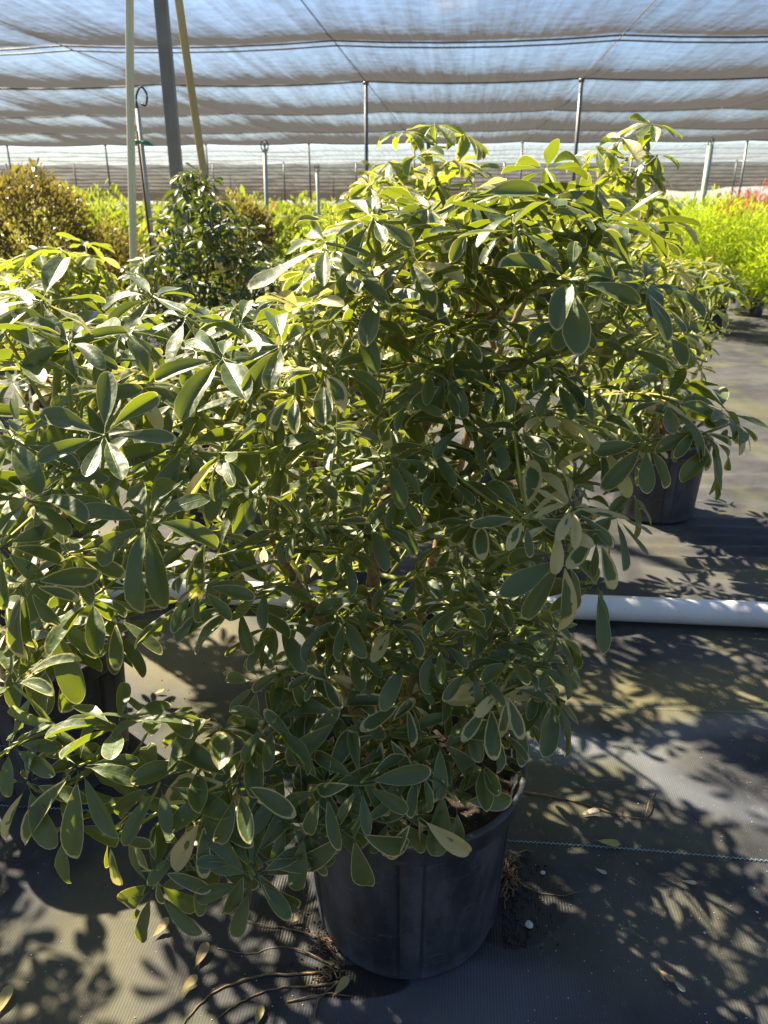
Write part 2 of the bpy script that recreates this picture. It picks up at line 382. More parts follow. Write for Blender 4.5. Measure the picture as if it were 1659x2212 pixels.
def wl(P, rows):
    for t in rows:
        x, y, Y, sz = t[:4]; kw = t[4] if len(t) > 4 else {}
        P.whorl(Q(x, y, Y), sz, **kw)
UPF = dict(droop=.15); FACE_ = dict(axis=(0, -.7, .7), droop=.35); DR = dict(droop=.45); FACE = dict(axis=(0, -.75, .65), droop=.25)
def ax(x, y, z, dr=.3, **k): return dict(axis=(x, y, z), droop=dr, **k)
wl(H, [
 # top
 (806, 470, .95, 1.05, ax(-.1, -.3, .9, .3)), (705, 525, .90, 1.25, ax(-.35, -.45, .8, .35, n=7)), (930, 445, 1.0, .95), (1015, 425, 1.0, 1.05), (1095, 415, 1.02, 1.2, ax(.1, -.3, .9, .4)),
 (1205, 425, .96, 1.25, ax(.1, -.35, .85, .35)), (1290, 400, 1.0, 1.1, ax(.3, -.2, .9, .5)), (1325, 480, .96, 1.0), (1180, 365, 1.05, .9), (1080, 500, .96, 1.0), (760, 600, .93, 1.0),
 (880, 560, .95, 1.0), (650, 665, .9, .95, ax(-.1, .2, .9, -.3, age=.3, n=5)), (850, 655, .92, 1.1), (960, 620, .95, .9), (1235, 605, .88, 1.15, ax(.1, -.55, .7, .15)), (1385, 615, .88, 1.15, ax(.3, -.4, .8, .1)),
 (1150, 640, .95, 1.0), (1225, 690, .90, .95), (1310, 640, .9, 1.0), (720, 690, .92, .9), (1000, 560, 1.0, .9), (1130, 560, 1.0, .9), (770, 690, .95, 1.0), (1010, 500, .97, 1.0),
 # right arm
 (1395, 955, .93, 1.0, ax(.1, -.6, .7, .3, var=.62)), (1440, 870, .95, 1.1, ax(.1, -.45, .85, .3, var=.5)), (1505, 925, .94, 1.05, ax(.3, -.55, .7, .35, var=.55)), (1560, 885, .98, 1.0, ax(.5, -.2, .8, .1, age=.3)),
 (1300, 960, .95, 1.0, dict(var=.75, droop=.5)), (1365, 1065, .95, .8, ax(.6, -.3, .6, .5)), (1330, 1110, .9, 1.1, ax(.5, -.4, .7, .5)),
 # cream cluster on the right
 (1135, 1115, .84, 1.1, ax(0, -.65, .75, .25, var=.66)), (1235, 1095, .85, .95, ax(.2, -.5, .8, .1, var=.95)), (1200, 1130, .84, .85, ax(0, -.5, .8, .2, var=.97)), (1290, 1150, .86, 1.1, ax(.4, -.5, .6, .45, var=.6)), (1220, 1200, .83, 1.15, ax(.3, -.6, .6, .55, var=.5)), (1290, 1260, .85, 1.1, ax(.4, -.5, .5, .7)),
 # centre
 (700, 800, .9, 1.0), (960, 790, .95, 1.05, FACE), (1060, 800, .95, 1.0), (1180, 790, .93, 1.0), (880, 870, .92, 1.0, DR), (1010, 920, .92, 1.05, DR), (1110, 930, .9, 1.1, DR), (1200, 900, .92, 1.0), (930, 960, .93, 1.0, DR), (840, 990, .9, 1.0), (720, 930, .88, 1.0),
 (640, 850, .88, 1.0), (690, 1040, .87, 1.05), (800, 1130, .9, 1.0, DR), (860, 1060, .92, .9, DR), (970, 1040, .92, 1.0, DR), (1040, 1130, .9, .9), (730, 1190, .88, 1.05, DR), (640, 1130, .88, 1.05, DR), (560, 1060, .86, 1.1), (480, 980, .86, 1.1),
 # lower
 (800, 1290, .92, 1.0, DR), (900, 1240, .92, .95, DR), (1000, 1230, .9, .9), (1000, 1310, .88, 1.0, DR), (1080, 1290, .88, .95), (1205, 1365, .9, 1.0, ax(.4, -.3, .8, .5)), (950, 1390, .88, .95), (1020, 1440, .87, 1.0), (1100, 1430, .88, 1.0), (1060, 1510, .86, 1.05, FACE), (1165, 1480, .9, 1.0, ax(.5, -.3, .7, .6)),
 (880, 1430, .88, 1.0, DR), (620, 1440, .9, 1.05, ax(-.1, -.6, .6, .55)), (570, 1260, .9, 1.05, DR), (430, 1265, .86, 1.05, DR), (760, 1400, .9, 1.0, DR), (850, 1350, .9, .95), (740, 1330, .9, 1.0, DR), (690, 1450, .9, .95, DR),
 # round the rim
 (830, 1575, .86, 1.25, FACE), (740, 1545, .86, 1.20, FACE), (950, 1590, .85, 1.25, FACE), (880, 1510, .88, 1.14), (1000, 1545, .88, 1.14), (1075, 1570, .88, 1.14, ax(.3, -.5, .7, .5)), (650, 1620, .84, 1.20, FACE), (1040, 1640, .86, 1.08, DR), (905, 1655, .83, 1.14, DR),
 (715, 1765, .79, 1.14, ax(-.1, -.8, .5, .4)), (800, 1740, .8, 1.14, ax(.1, -.8, .5, .45)), (960, 1690, .82, 1.31, ax(.2, -.8, .4, .6, n=6)), (590, 1560, .85, 1.14), (770, 1660, .82, 1.14, FACE),
 # the trailing branch
 (255, 1570, .83, 1.32, ax(-.1, .1, .95, -.1)), (330, 1560, .85, 1.13, ax(.2, .2, .9, -.2)), (170, 1655, .80, 1.45, ax(-.2, -.55, .8, .3)), (345, 1690, .80, 1.38, ax(0, -.5, .85, .2)), (515, 1690, .80, 1.50, ax(0, -.5, .85, .2)), (425, 1650, .84, 1.25, ax(0, .1, .95, 0)),
 (395, 1825, .80, 1.25, ax(-.2, -.5, .7, .5)), (540, 1862, .76, 1.45, ax(0, -.85, .5, .2, n=6)), (330, 1900, .80, 1.38, ax(-.1, -.7, .4, .7, n=4)), (235, 1810, .80, 1.13, ax(-.5, -.4, .6, .5, n=5)), (610, 1690, .82, 1.32, FACE), (480, 1570, .88, 1.25, ax(.2, .1, .9, 0)), (550, 1600, .87, 1.32, ax(.1, 0, .95, .1)),
 (100, 1580, .86, 1.25, ax(-.2, 0, .9, .1)), (30, 1480, .88, 1.32, ax(-.2, 0, .9, 0)), (20, 1610, .83, 1.25, ax(-.3, -.4, .8, .3)), (120, 1710, .8, 1.25, ax(-.2, -.6, .6, .6, n=5)), (440, 1760, .8, 1.13, ax(0, -.6, .7, .5)), (620, 1760, .8, 1.25, ax(0, -.6, .7, .5)),
 (760, 1790, .77, 1.3, ax(0, -.8, .45, .45, n=7)), (900, 1760, .79, 1.3, ax(.1, -.8, .45, .5, n=7)), (985, 1730, .81, 1.35, ax(.25, -.75, .5, .5, n=6)), (545, 1900, .75, 1.45, ax(0, -.85, .5, .2, n=6)), (330, 1920, .78, 1.35, ax(-.15, -.75, .45, .4, n=6)),
 (700, 1700, .79, 1.25, ax(-.1, -.7, .6, .4)), (780, 1690, .79, 1.2, FACE_), (850, 1760, .80, 1.2, ax(0, -.8, .5, .5)), (660, 1790, .78, 1.2, ax(-.2, -.7, .5, .5)),
 (1185, 1420, .9, 1.2, ax(.5, -.3, .7, .5)), (1195, 1500, .9, 1.25, ax(.5, -.3, .7, .6)), (1130, 1540, .9, 1.1, ax(.5, -.4, .6, .7)),  (1090, 1480, .86, 1.15, ax(.3, -.5, .7, .4)),
 (430, 1285, .95, 1.3, DR), (520, 1300, .92, 1.25, DR), (560, 1470, .92, 1.25, ax(-.3, -.5, .6, .5)), (600, 1350, .92, 1.2, DR), (470, 1200, .92, 1.3, DR), (640, 1500, .9, 1.2, FACE_),
 (1410, 600, .95, 1.2, ax(.4, -.3, .8, .2)), (1430, 655, .98, 1.1, ax(.5, -.2, .8, .2)), (1430, 720, 1.0, 1.1), (1400, 500, 1.1, 1.1), (1420, 830, 1.05, 1.1), (1540, 950, .95, 1.0, ax(.4, -.5, .6, .5)), (1590, 910, .98, 1.0, ax(.6, -.3, .7, .2, age=.2)),
 (520, 1800, .78, 1.2, ax(0, -.8, .5, .4)), (440, 1850, .78, 1.15, ax(-.2, -.7, .5, .5)), (550, 1890, .75, 1.1, ax(0, -.85, .5, .3, n=5)), (340, 1880, .78, 1.1, ax(-.2, -.7, .4, .6, n=5)), (150, 1780, .79, 1.15, ax(-.4, -.5, .6, .5, n=5)), (60, 1690, .8, 1.2, ax(-.3, -.5, .7, .3)),
])
crown = [(740, 430), (860, 380), (1060, 395), (1280, 395), (1380, 470), (1440, 620), (1420, 760), (1330, 900), (1260, 1040), (1200, 1200), (1180, 1400), (1100, 1560), (900, 1560), (720, 1560), (640, 1400), (560, 1180), (560, 900), (600, 700), (680, 560)]
for p in poly_pts(crown, 185, H.rng): H.whorl(Q(p[0], p[1], H.rng.uniform(1.0, 1.5)), H.rng.uniform(.9, 1.2), droop=H.rng.uniform(-.1, .5))
for p in poly_pts([(x * .9 + 95, y * .93 + 70) for x, y in crown], 50, H.rng): H.whorl(Q(p[0], p[1], H.rng.uniform(.9, 1.05)), H.rng.uniform(.8, 1.1), droop=H.rng.uniform(.0, .6))
H.finish()
# ---- the plant at the left edge
Lp = Umbrella((-.76, 1.45), 'large leaved umbrella plant in the black pot at the left edge', leaf=.073, seed=8)
S0 = Lp.origin
Lp.branch([S0, Q(60, 1280, 1.4), Q(90, 1100, 1.3), Q(120, 900, 1.2), Q(120, 760, 1.15)], .012, .006, (1, .6, .2))
Lp.branch([S0, Q(160, 1280, 1.25), Q(260, 1180, 1.05), Q(330, 1140, .86)], .010, .005, (.8, .3, .1))
Lp.branch([S0, Q(180, 1250, 1.4), Q(330, 1050, 1.3), Q(430, 880, 1.2), Q(500, 780, 1.15)], .011, .005, (.8, .3, .1))
Lp.branch([S0, Q(30, 1260, 1.2), Q(60, 1150, 1.0), Q(180, 1000, .88)], .010, .005, (.8, .3, .1))
Lp.branch([S0, Q(100, 1200, 1.6), Q(230, 950, 1.7), Q(400, 740, 1.7)], .011, .005, (.8, .4, .1))
wl(Lp, [(318, 1125, .80, 1.12, ax(.05, -.75, .7, .1, n=8)), (225, 940, .82, 1.05, ax(0, -.65, .75, .15)), (55, 1260, .78, 1.05, ax(-.2, -.6, .7, .4)), (150, 1195, .84, .95, DR), (610, 745, .92, 1.1, ax(.3, -.5, .8, .3)), (480, 775, .95, 1.1, ax(.1, -.5, .8, .3)),
 (265, 715, 1.0, 1.15, ax(0, -.3, .9, .3)), (90, 650, 1.0, 1.2, ax(0, -.3, .9, .3)), (400, 690, 1.05, 1.1, ax(0, -.3, .9, .35)), (330, 640, 1.15, 1.1, ax(0, -.2, .95, .3)), (520, 700, 1.1, 1.1, ax(.2, -.2, .9, .3)), (150, 740, .95, 1.0), (40, 780, .92, 1.0), (30, 950, .85, 1.1), (60, 1080, .82, 1.0),
 (400, 960, .95, 1.1, ax(.2, -.6, .7, .3)), (480, 1010, .95, 1.0, DR), (450, 1150, .95, 1.05, DR), (200, 1290, .92, 1.0, DR), (380, 860, 1.0, 1.0), (290, 830, .98, 1.0), (180, 860, .95, 1.0), (550, 850, 1.0, 1.0), (560, 920, 1.0, 1.0, DR), (120, 1030, .86, 1.1, FACE), (0, 1180, .8, 1.0, FACE), (0, 700, .95, 1.0),
 (250, 1330, 1.0, 1.05, DR), (130, 1370, 1.0, 1.0, DR), (20, 1360, .95, 1.0, DR), (60, 1390, 1.05, 1.2, DR), (165, 1385, 1.1, 1.2, DR), (235, 1350, 1.1, 1.2, DR), (110, 1330, .95, 1.25, FACE), (10, 1430, 1.0, 1.1, DR), (30, 830, 1.3, 1.1), (90, 900, 1.35, 1.1), (20, 930, 1.4, 1.1), (70, 990, 1.3, 1.1), (150, 960, 1.4, 1.0), (10, 1020, 1.2, 1.1)])
for p in poly_pts([(0, 640), (150, 640), (420, 650), (600, 690), (640, 820), (600, 1000), (540, 1150), (380, 1260), (200, 1300), (0, 1300)], 95, Lp.rng):
    Lp.whorl(Q(p[0], p[1], Lp.rng.choice([Lp.rng.uniform(1.3, 1.9), Lp.rng.uniform(1.0, 1.4)], p=[.7, .3])), Lp.rng.uniform(.85, 1.1), droop=Lp.rng.uniform(-.1, .4))
for k in range(85): Lp.whorl(Lp.base + [Lp.rng.uniform(-.75, -.20), Lp.rng.uniform(-.4, .45), Lp.rng.uniform(.42, 1.1)], .95)  # unseen whorls past the left frame edge, added to dapple the ground
Lp.finish()
# ---- the next plants of the row
P2 = Umbrella((.47, 2.42), 'tall umbrella plant directly behind the big one, two pale tips above its top', leaf=.085, seed=5, mat=M_LEAF_PALE)
S0 = P2.origin
P2.branch([S0, Q(1080, 800, 2.35), Q(1000, 560, 2.25), Q(940, 380, 2.2), Q(925, 310, 2.2)], .012, .005, (1, .6, .2))
P2.branch([S0, Q(1250, 800, 2.35), Q(1320, 560, 2.25), Q(1390, 400, 2.2), Q(1400, 310, 2.2)], .012, .005, (1, .6, .2))
P2.branch([S0, Q(1190, 800, 2.5), Q(1200, 520, 2.5), Q(1180, 380, 2.5)], .012, .005, (1, .6, .2))
YG = dict(age=.3)
wl(P2, [(870, 285, 2.15, .95, ax(-.2, -.2, .9, .3, age=.2)), (940, 268, 2.2, .95, ax(.1, -.2, .9, .3, age=.2)), (1005, 288, 2.2, .95, ax(.4, -.1, .8, .4)), (905, 335, 2.1, .9), (970, 350, 2.1, .95), (840, 350, 2.15, .85), (860, 395, 2.1, .9), (950, 400, 2.1, .9), (1020, 370, 2.2, .9), (800, 400, 2.1, .85), (760, 410, 2.2, .8, YG),
 (1410, 268, 2.15, .95, ax(.3, -.2, .9, .3, age=.2)), (1345, 298, 2.15, 1.0, ax(-.3, -.2, .9, .35, age=.2)), (1290, 320, 2.1, 1.05, ax(-.3, -.2, .9, .4, age=.1)), (1420, 335, 2.1, .9, ax(.4, -.3, .8, .5)), (1375, 370, 2.1, .9), (1320, 380, 2.1, .9), (1440, 470, 2.1, .9, ax(.5, -.2, .8, .3, age=.1)), (1410, 520, 2.1, .9), (1380, 430, 2.1, .9)])
for p in poly_pts([(800, 380), (960, 320), (1050, 420), (1200, 420), (1400, 320), (1440, 440), (1480, 620), (1440, 800), (1300, 950), (1000, 900), (800, 700), (760, 480)], 150, P2.rng):
    P2.whorl(Q(p[0], p[1], P2.rng.uniform(2.1, 2.75)), P2.rng.uniform(.8, 1.05), droop=P2.rng.uniform(.1, .7))
P2.finish()
P3 = Umbrella((1.13, 3.02), 'broad umbrella plant in a black pot on the right, its foliage reaching the open ground', leaf=.08, seed=6)
S0 = P3.origin
for q in [(1340, 700, 2.9), (1480, 700, 2.9), (1420, 660, 3.1), (1360, 850, 2.8)]:
    P3.branch([S0, (S0 + Q(*q)) / 2 + [0, 0, .05], Q(*q)], .011, .005, (1, .5, .1))
for p in poly_pts([(1270, 600), (1400, 560), (1560, 570), (1600, 640), (1560, 700), (1510, 800), (1470, 880), (1380, 930), (1280, 900)], 120, P3.rng):
    P3.whorl(Q(p[0], p[1], P3.rng.uniform(2.7, 3.35)), P3.rng.uniform(.8, 1.05), droop=P3.rng.uniform(.1, .6))
wl(P3, [(1340, 945, 2.72, 1.1, DR), (1400, 960, 2.70, 1.1, DR), (1465, 950, 2.74, 1.0, DR), (1510, 900, 2.8, 1.0), (1370, 1000, 2.66, 1.0, DR)])
P3.finish()
def cone_umbrella(base, label, poly, Yr, n, seed, mat=None, leaf=.078, hi=False, young=.1, size=(.8, 1.05)):
    p = Umbrella(base, label, leaf=leaf, seed=seed, hi=hi, mat=mat, potargs=dict(seg=64)); S0 = p.origin
    poly = np.array(poly, float); c = poly.mean(0)
    for i in range(0, len(poly), max(1, len(poly) // 5)):
        t = poly[i] * .75 + c * .25; e = Q(t[0], t[1], p.rng.uniform(*Yr)); p.branch([S0, (S0 + e) / 2 + [0, 0, .06], e], .012, .005, (1, .7, .2))
    e = Q(poly[:, 0].mean(), poly[:, 1].min() + 30, np.mean(Yr)); p.branch([S0, (S0 + e) / 2, e], .012, .005, (1, .7, .2))
    for q in poly_pts(poly, n, p.rng):
        kw = dict(age=.2) if p.rng.random() < young else {}
        p.whorl(Q(q[0], q[1], p.rng.uniform(*Yr)), p.rng.uniform(*size), droop=p.rng.uniform(.1, .6), **kw)
    p.finish(); return p
cone_umbrella((-.78, 3.0), 'dark cone shaped umbrella plant with a yellow tip beside the grey square post', [(395, 365), (440, 365), (475, 420), (535, 470), (590, 560), (590, 660), (540, 740), (400, 750), (290, 690), (290, 590), (345, 500), (385, 430)], (2.7, 3.25), 190, 21, M_LEAF_DARK, .062, False, .10)
cone_umbrella((-1.12, 2.3), 'low bright umbrella plant in front of the round golden bush', [(90, 525), (200, 520), (240, 590), (260, 680), (160, 740), (20, 720), (10, 600)], (2.1, 2.5), 70, 22, M_LEAF_PALE, .078, True, .35)
cone_umbrella((-.25, 3.5), 'pale umbrella plant between the dark cone shaped one and the big one', [(590, 570), (680, 560), (760, 600), (780, 700), (700, 780), (560, 760), (540, 660)], (3.2, 3.8), 100, 23, M_LEAF_PALE, .075, False, .4)
cone_umbrella((-1.75, 2.9), 'pale umbrella plant partly cut off by the left frame edge, below the golden bush', [(-60, 560), (40, 560), (90, 640), (60, 760), (-60, 760)], (2.6, 3.1), 60, 24, M_LEAF_PALE, .075, False, .3)
cone_umbrella((-.14, 2.32), 'shaded umbrella plant behind the gap between the left plant and the big one', [(500, 640), (640, 620), (800, 660), (940, 800), (960, 1000), (900, 1180), (640, 1200), (520, 1100), (440, 860)], (1.6, 2.4), 200, 25, None, .08, False, .1)
# ------------------------------------------------------------------ other shrubs
def shrub_mesh(kind, rx, rz, h, n, L, ar, mat, seed, up=.6, spiky=0.0, lob=3, bend=.4, inner=.45):
    """a crown of leaf-sized faces spread through lobes, on stems; returns (stem buffer, leaf buffer)"""
    rng = np.random.default_rng(seed); fb, sb = Buf(), Buf()
    cz = h - rz; lobes = [(np.zeros(3), 1.0)]
    for k in range(lob):
        a = rng.uniform(0, 6.3); lobes.append((np.array([math.cos(a) * rx * .55, math.sin(a) * rx * .55, rng.uniform(-.35, .3) * rz]), rng.uniform(.5, .75)))
    pts = []; nor = []
    tot = sum(w ** 2 for _, w in lobes)
    for c, w in lobes:
        m = int(n * w ** 2 / tot); u = unit(rng.normal(0, 1, (m, 3)))
        rr = rng.uniform(inner, 1.0, m) ** .6 * (1 + .12 * np.sin(u[:, 0] * 7 + seed) * np.cos(u[:, 2] * 6)) 
        p = c + u * rr[:, None] * np.array([rx, rx, rz]) * w; pts.append(p); nor.append(unit(u / np.array([rx, rx, rz])))
    p = np.concatenate(pts) + [0, 0, cz]; u = np.concatenate(nor); ok = p[:, 2] > .31; p, u = p[ok], u[ok]; m = len(p)
    d = unit(u * (1 - up) + np.array([0, 0, up]) + rng.normal(0, .38, (m, 3)))
    nn = unit(np.cross(d, rng.normal(0, 1, (m, 3)))); nn = np.where(nn[:, 2:3] < 0, -nn, nn)
    ll = L * rng.uniform(.6, 1.25, m)
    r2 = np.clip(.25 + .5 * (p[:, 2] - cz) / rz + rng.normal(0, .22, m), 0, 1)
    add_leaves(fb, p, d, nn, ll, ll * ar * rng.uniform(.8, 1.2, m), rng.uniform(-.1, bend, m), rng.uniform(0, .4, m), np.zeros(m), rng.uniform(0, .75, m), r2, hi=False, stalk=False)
    for k in range(14):
        i = int(rng.integers(0, m)); e = p[i]; a = np.array([rng.normal(0, .02), rng.normal(0, .02), .28])
        add_tube(sb, catmull([a, (a + e) / 2 + [0, 0, .05], e], .08), np.linspace(.009, .003, len(catmull([a, (a + e) / 2 + [0, 0, .05], e], .08))), 5, (.9, .5))
    return sb, fb
M_WOOD = simple_mat('shrub_wood', (.14, .10, .06), .8)
def shrub(name, label, cat, loc, args, group=None, rz=0, scale=1.0, pot=True):
    root = empty(name, loc, rz); tag(root, label, cat, group); root.scale = (scale,) * 3
    if pot: make_pot(root, rt=.155, rb=.13, h=.29, seg=40)
    sb, fb = shrub_mesh(name, *args)
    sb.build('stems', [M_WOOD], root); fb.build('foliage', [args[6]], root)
    return root
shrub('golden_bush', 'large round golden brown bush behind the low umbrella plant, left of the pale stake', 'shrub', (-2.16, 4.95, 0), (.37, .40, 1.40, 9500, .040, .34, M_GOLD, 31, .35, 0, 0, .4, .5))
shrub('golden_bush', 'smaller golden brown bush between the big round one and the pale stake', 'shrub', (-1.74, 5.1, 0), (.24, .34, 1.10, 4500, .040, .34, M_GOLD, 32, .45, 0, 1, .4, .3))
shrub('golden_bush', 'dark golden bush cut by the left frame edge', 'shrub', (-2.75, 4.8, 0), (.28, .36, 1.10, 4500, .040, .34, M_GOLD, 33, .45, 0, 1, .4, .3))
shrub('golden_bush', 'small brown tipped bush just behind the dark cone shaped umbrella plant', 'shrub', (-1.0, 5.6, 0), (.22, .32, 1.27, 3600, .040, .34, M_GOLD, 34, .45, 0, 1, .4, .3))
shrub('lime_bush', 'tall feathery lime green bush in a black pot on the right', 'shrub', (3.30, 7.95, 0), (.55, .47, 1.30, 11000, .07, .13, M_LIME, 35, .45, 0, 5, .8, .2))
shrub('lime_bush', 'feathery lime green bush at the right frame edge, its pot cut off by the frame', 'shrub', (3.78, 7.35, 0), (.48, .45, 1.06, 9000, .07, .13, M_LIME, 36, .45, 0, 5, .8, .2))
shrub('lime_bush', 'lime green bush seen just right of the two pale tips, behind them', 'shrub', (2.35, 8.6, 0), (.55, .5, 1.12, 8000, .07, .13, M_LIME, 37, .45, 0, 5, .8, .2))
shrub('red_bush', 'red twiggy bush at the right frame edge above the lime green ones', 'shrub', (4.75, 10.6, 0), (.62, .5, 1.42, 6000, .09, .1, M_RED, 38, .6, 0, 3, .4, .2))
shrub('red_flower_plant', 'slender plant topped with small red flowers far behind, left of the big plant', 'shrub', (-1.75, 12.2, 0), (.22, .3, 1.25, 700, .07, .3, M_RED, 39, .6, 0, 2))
kinds = [('field_shrub', (.42, .42, 1.12, 1500, .085, .42, M_FIELD, 41, .5, 0, 3)), ('field_shrub', (.42, .40, 1.05, 1500, .085, .42, M_FIELDY, 42, .5, 0, 3)), ('field_shrub', (.36, .45, 1.22, 2200, .06, .34, M_FIELD, 43, .6, 0, 2)), ('field_shrub', (.45, .38, .98, 1800, .06, .35, M_LIME, 44, .5, 0, 4))]
FL = ['rounded green nursery shrub in the rows far behind', 'rounded yellow leaved nursery shrub in the rows far behind', 'taller loose green nursery shrub in the rows far behind', 'low lime green nursery shrub in the rows far behind']
protos = [None] * 4; rngF = np.random.default_rng(77)
for ri, v in enumerate([5.2, 6.4, 7.8, 9.4, 11.2, 13.4, 16.0, 19.0]):
    x = -.56 * v - .5
    while x < .60 * v + .5:
        xx = x + rngF.uniform(-.25, .25); yy = v + rngF.uniform(-.3, .3); sx = xx / yy
        ok = (sx < -.02 and v > 5) or (sx > .12 and v > 9) or (v > 9)
        if any(math.hypot(xx - a, yy - b) < .75 for a, b in [(-2.05, 4.95), (-1.72, 5.3), (-2.62, 4.8), (-1, 5.6), (3.3, 7.95), (3.78, 7.35), (2.35, 8.6), (5.15, 10.6), (-1.75, 12.2)]): ok = False
        x += .85 + v * .03
        if not ok: continue
        k = int(rngF.choice([0, 1, 1, 2, 3]))
        if protos[k] is None:
            protos[k] = shrub(kinds[k][0], FL[k], 'shrub', (xx, yy, 0), kinds[k][1], 'nursery shrubs in rows behind the umbrella plants', pot=True); o = protos[k]
        else: o = copy_tree(protos[k])
        o.location = (xx, yy, 0); o.rotation_euler = (0, 0, rngF.uniform(0, 6.3)); o.scale = (rngF.uniform(.85, 1.15),) * 3
# far rows that read as one mass
fb = Buf(); m = 26000
v = 22 + 60 * rngF.random(m) ** 1.3; uu = (rngF.random(m) - .5) * 1.5 * v
z = np.clip(rngF.uniform(.2, 1.15, m) + .18 * np.sin(uu * 1.9) + .12 * np.sin(uu * 4.3 + v), .1, 1.5)
p = np.stack([uu, v, z], -1); d = unit(rngF.normal(0, 1, (m, 3)) + [0, 0, .5]); nn = rngF.normal(0, 1, (m, 3))
add_leaves(fb, p, d, nn, rngF.uniform(.14, .30, m), rngF.uniform(.08, .14, m), np.zeros(m), np.zeros(m), np.zeros(m), rngF.random(m) * .7, rngF.random(m), hi=False, stalk=False)
tag(fb.build('far_plants', [M_FIELD]), 'far mass of nursery plants under the shade roof', 'plants', None, 'stuff')
# ------------------------------------------------------------------ ground
def ground_material():
    m, nt = new_mat('woven_ground_cloth'); k = N(nt); o = k.obj()
    r = k.mapping(o, rot=(0, 0, YAW)); s = k.n('ShaderNodeSeparateXYZ', {0: r})
    X, Y = s.outputs[0], s.outputs[1]
    wx = k.math('SINE', k.math('MULTIPLY', X, 2 * math.pi / .0052)); wy = k.math('SINE', k.math('MULTIPLY', Y, 2 * math.pi / .0026))
    weave = k.math('ADD', k.math('MULTIPLY', k.math('MULTIPLY', wx, wy), .5), k.math('MULTIPLY', wx, .5))
    n0 = k.noise(o, 1.3, 5, .6); n1 = k.noise(o, 5, 6, .65); n2 = k.noise(o, 38, 5, .7); n3 = k.noise(o, 260, 2)
    c = k.mix(k.ramp(n1, .3, .72), (.021, .023, .026), (.066, .068, .072))
    c = k.mix(k.ramp(n0, .45, .70, 0, .6), c, (.12, .115, .105))                 # dust
    c = k.mix(k.math('MULTIPLY', k.ramp(k.noise(k.mapping(o, loc=(3.1, 1.7, 0)), 2.1, 4), .48, .68), .6), c, (.12, .115, .045))   # algae
    c = k.mix(k.ramp(n2, .58, .75, 0, .45), c, (.17, .16, .14))
    def blob(cx, cy, rx, ry, soft, nz=.25, rot=0):
        mv = k.mapping(k.mapping(o, loc=(-cx, -cy, 0)), rot=(0, 0, rot)); mv = k.mapping(mv, scale=(1 / rx, 1 / ry, 0))
        ln = k.n('ShaderNodeVectorMath', {0: mv}, operation='LENGTH').outputs['Value']
        ln = k.math('ADD', ln, k.math('MULTIPLY', k.math('SUBTRACT', k.noise(o, 9, 4, .6), .5), nz * 2))
        return k.ramp(ln, 1 - soft, 1 + soft, 1, 0), ln
    # yellow algae bloom and chalk ring on the right, chalk smear behind the pot
    a, _ = blob(*G(1480, 1500)[:2], .42, .13, .5); c = k.mix(k.math('MULTIPLY', a, .5), c, (.19, .17, .06))
    a, _ = blob(*G(400, 1400)[:2], .22, .2, .5); c = k.mix(k.math('MULTIPLY', a, .5), c, (.22, .19, .09))
    _, ln = blob(*G(1640, 1650)[:2], .26, .16, .3, .12)
    ring = k.math('SUBTRACT', k.ramp(ln, .55, .95), k.ramp(ln, .98, 1.35)); c = k.mix(k.math('MULTIPLY', ring, .4), c, (.20, .22, .25))
    a, _ = blob(*G(1210, 1610)[:2], .12, .06, .6, .4); c = k.mix(k.math('MULTIPLY', a, .45), c, (.24, .27, .31))
    a, _ = blob(*G(960, 2150)[:2], .22, .07, .4, .3); c = k.mix(k.math('MULTIPLY', a, .5), c, (.15, .155, .18))
    a, _ = blob(*G(1420, 2030)[:2], .2, .1, .5, .4); c = k.mix(k.math('MULTIPLY', a, .3), c, (.13, .125, .07))
    a, _ = blob(*G(150, 2080)[:2], .25, .16, .5, .4); c = k.mix(k.math('MULTIPLY', a, .25), c, (.12, .11, .085))
    # water soaked patches by the pot
    wet = None
    for (cx, cy, rx, ry) in [(1150, 1930, .075, .085), (1100, 1990, .07, .055), (620, 1960, .055, .075), (760, 2120, .10, .03)]:
        a, _ = blob(*G(cx, cy)[:2], rx, ry, .05, .22); wet = a if wet is None else k.math('MAXIMUM', wet, a)
    c = k.mix(k.math('MULTIPLY', wet, .82), c, (.012, .011, .009))
    c = k.mix(k.ramp(n3, .70, .76, 0, .6), c, (.3, .29, .26))
    c = k.mix(k.math('MULTIPLY', k.ramp(wx, -.2, 1), k.ramp(n1, .3, .7, .06, .26)), c, (.015, .016, .02))
    rough = k.math('SUBTRACT', .78, k.math('MULTIPLY', wet, .3))
    p = k.n('ShaderNodeBsdfPrincipled', {'Base Color': c, 'Roughness': rough, 'Specular IOR Level': .35})
    h = k.math('ADD', k.math('MULTIPLY', weave, .5), k.math('MULTIPLY', n2, 1.2))
    k.set(p, 'Normal', k.bump(h, .45, .0016)); k.out(p.outputs[0]); return m
M_GROUND = ground_material()
def axis_pts(a, b, lo, hi, fine, coarse):
    l = []; x = a
    while x < b:
        l.append(x); x += fine if lo <= x < hi else coarse * max(1, min(abs(x - lo), abs(x - hi)))
    return l + [b]
gx = np.array(axis_pts(-90, 90, -1.2, 2.2, .03, .4)); gy = np.array(axis_pts(-12, 160, .4, 3.6, .022, .4))
GX, GY = np.meshgrid(gx, gy)
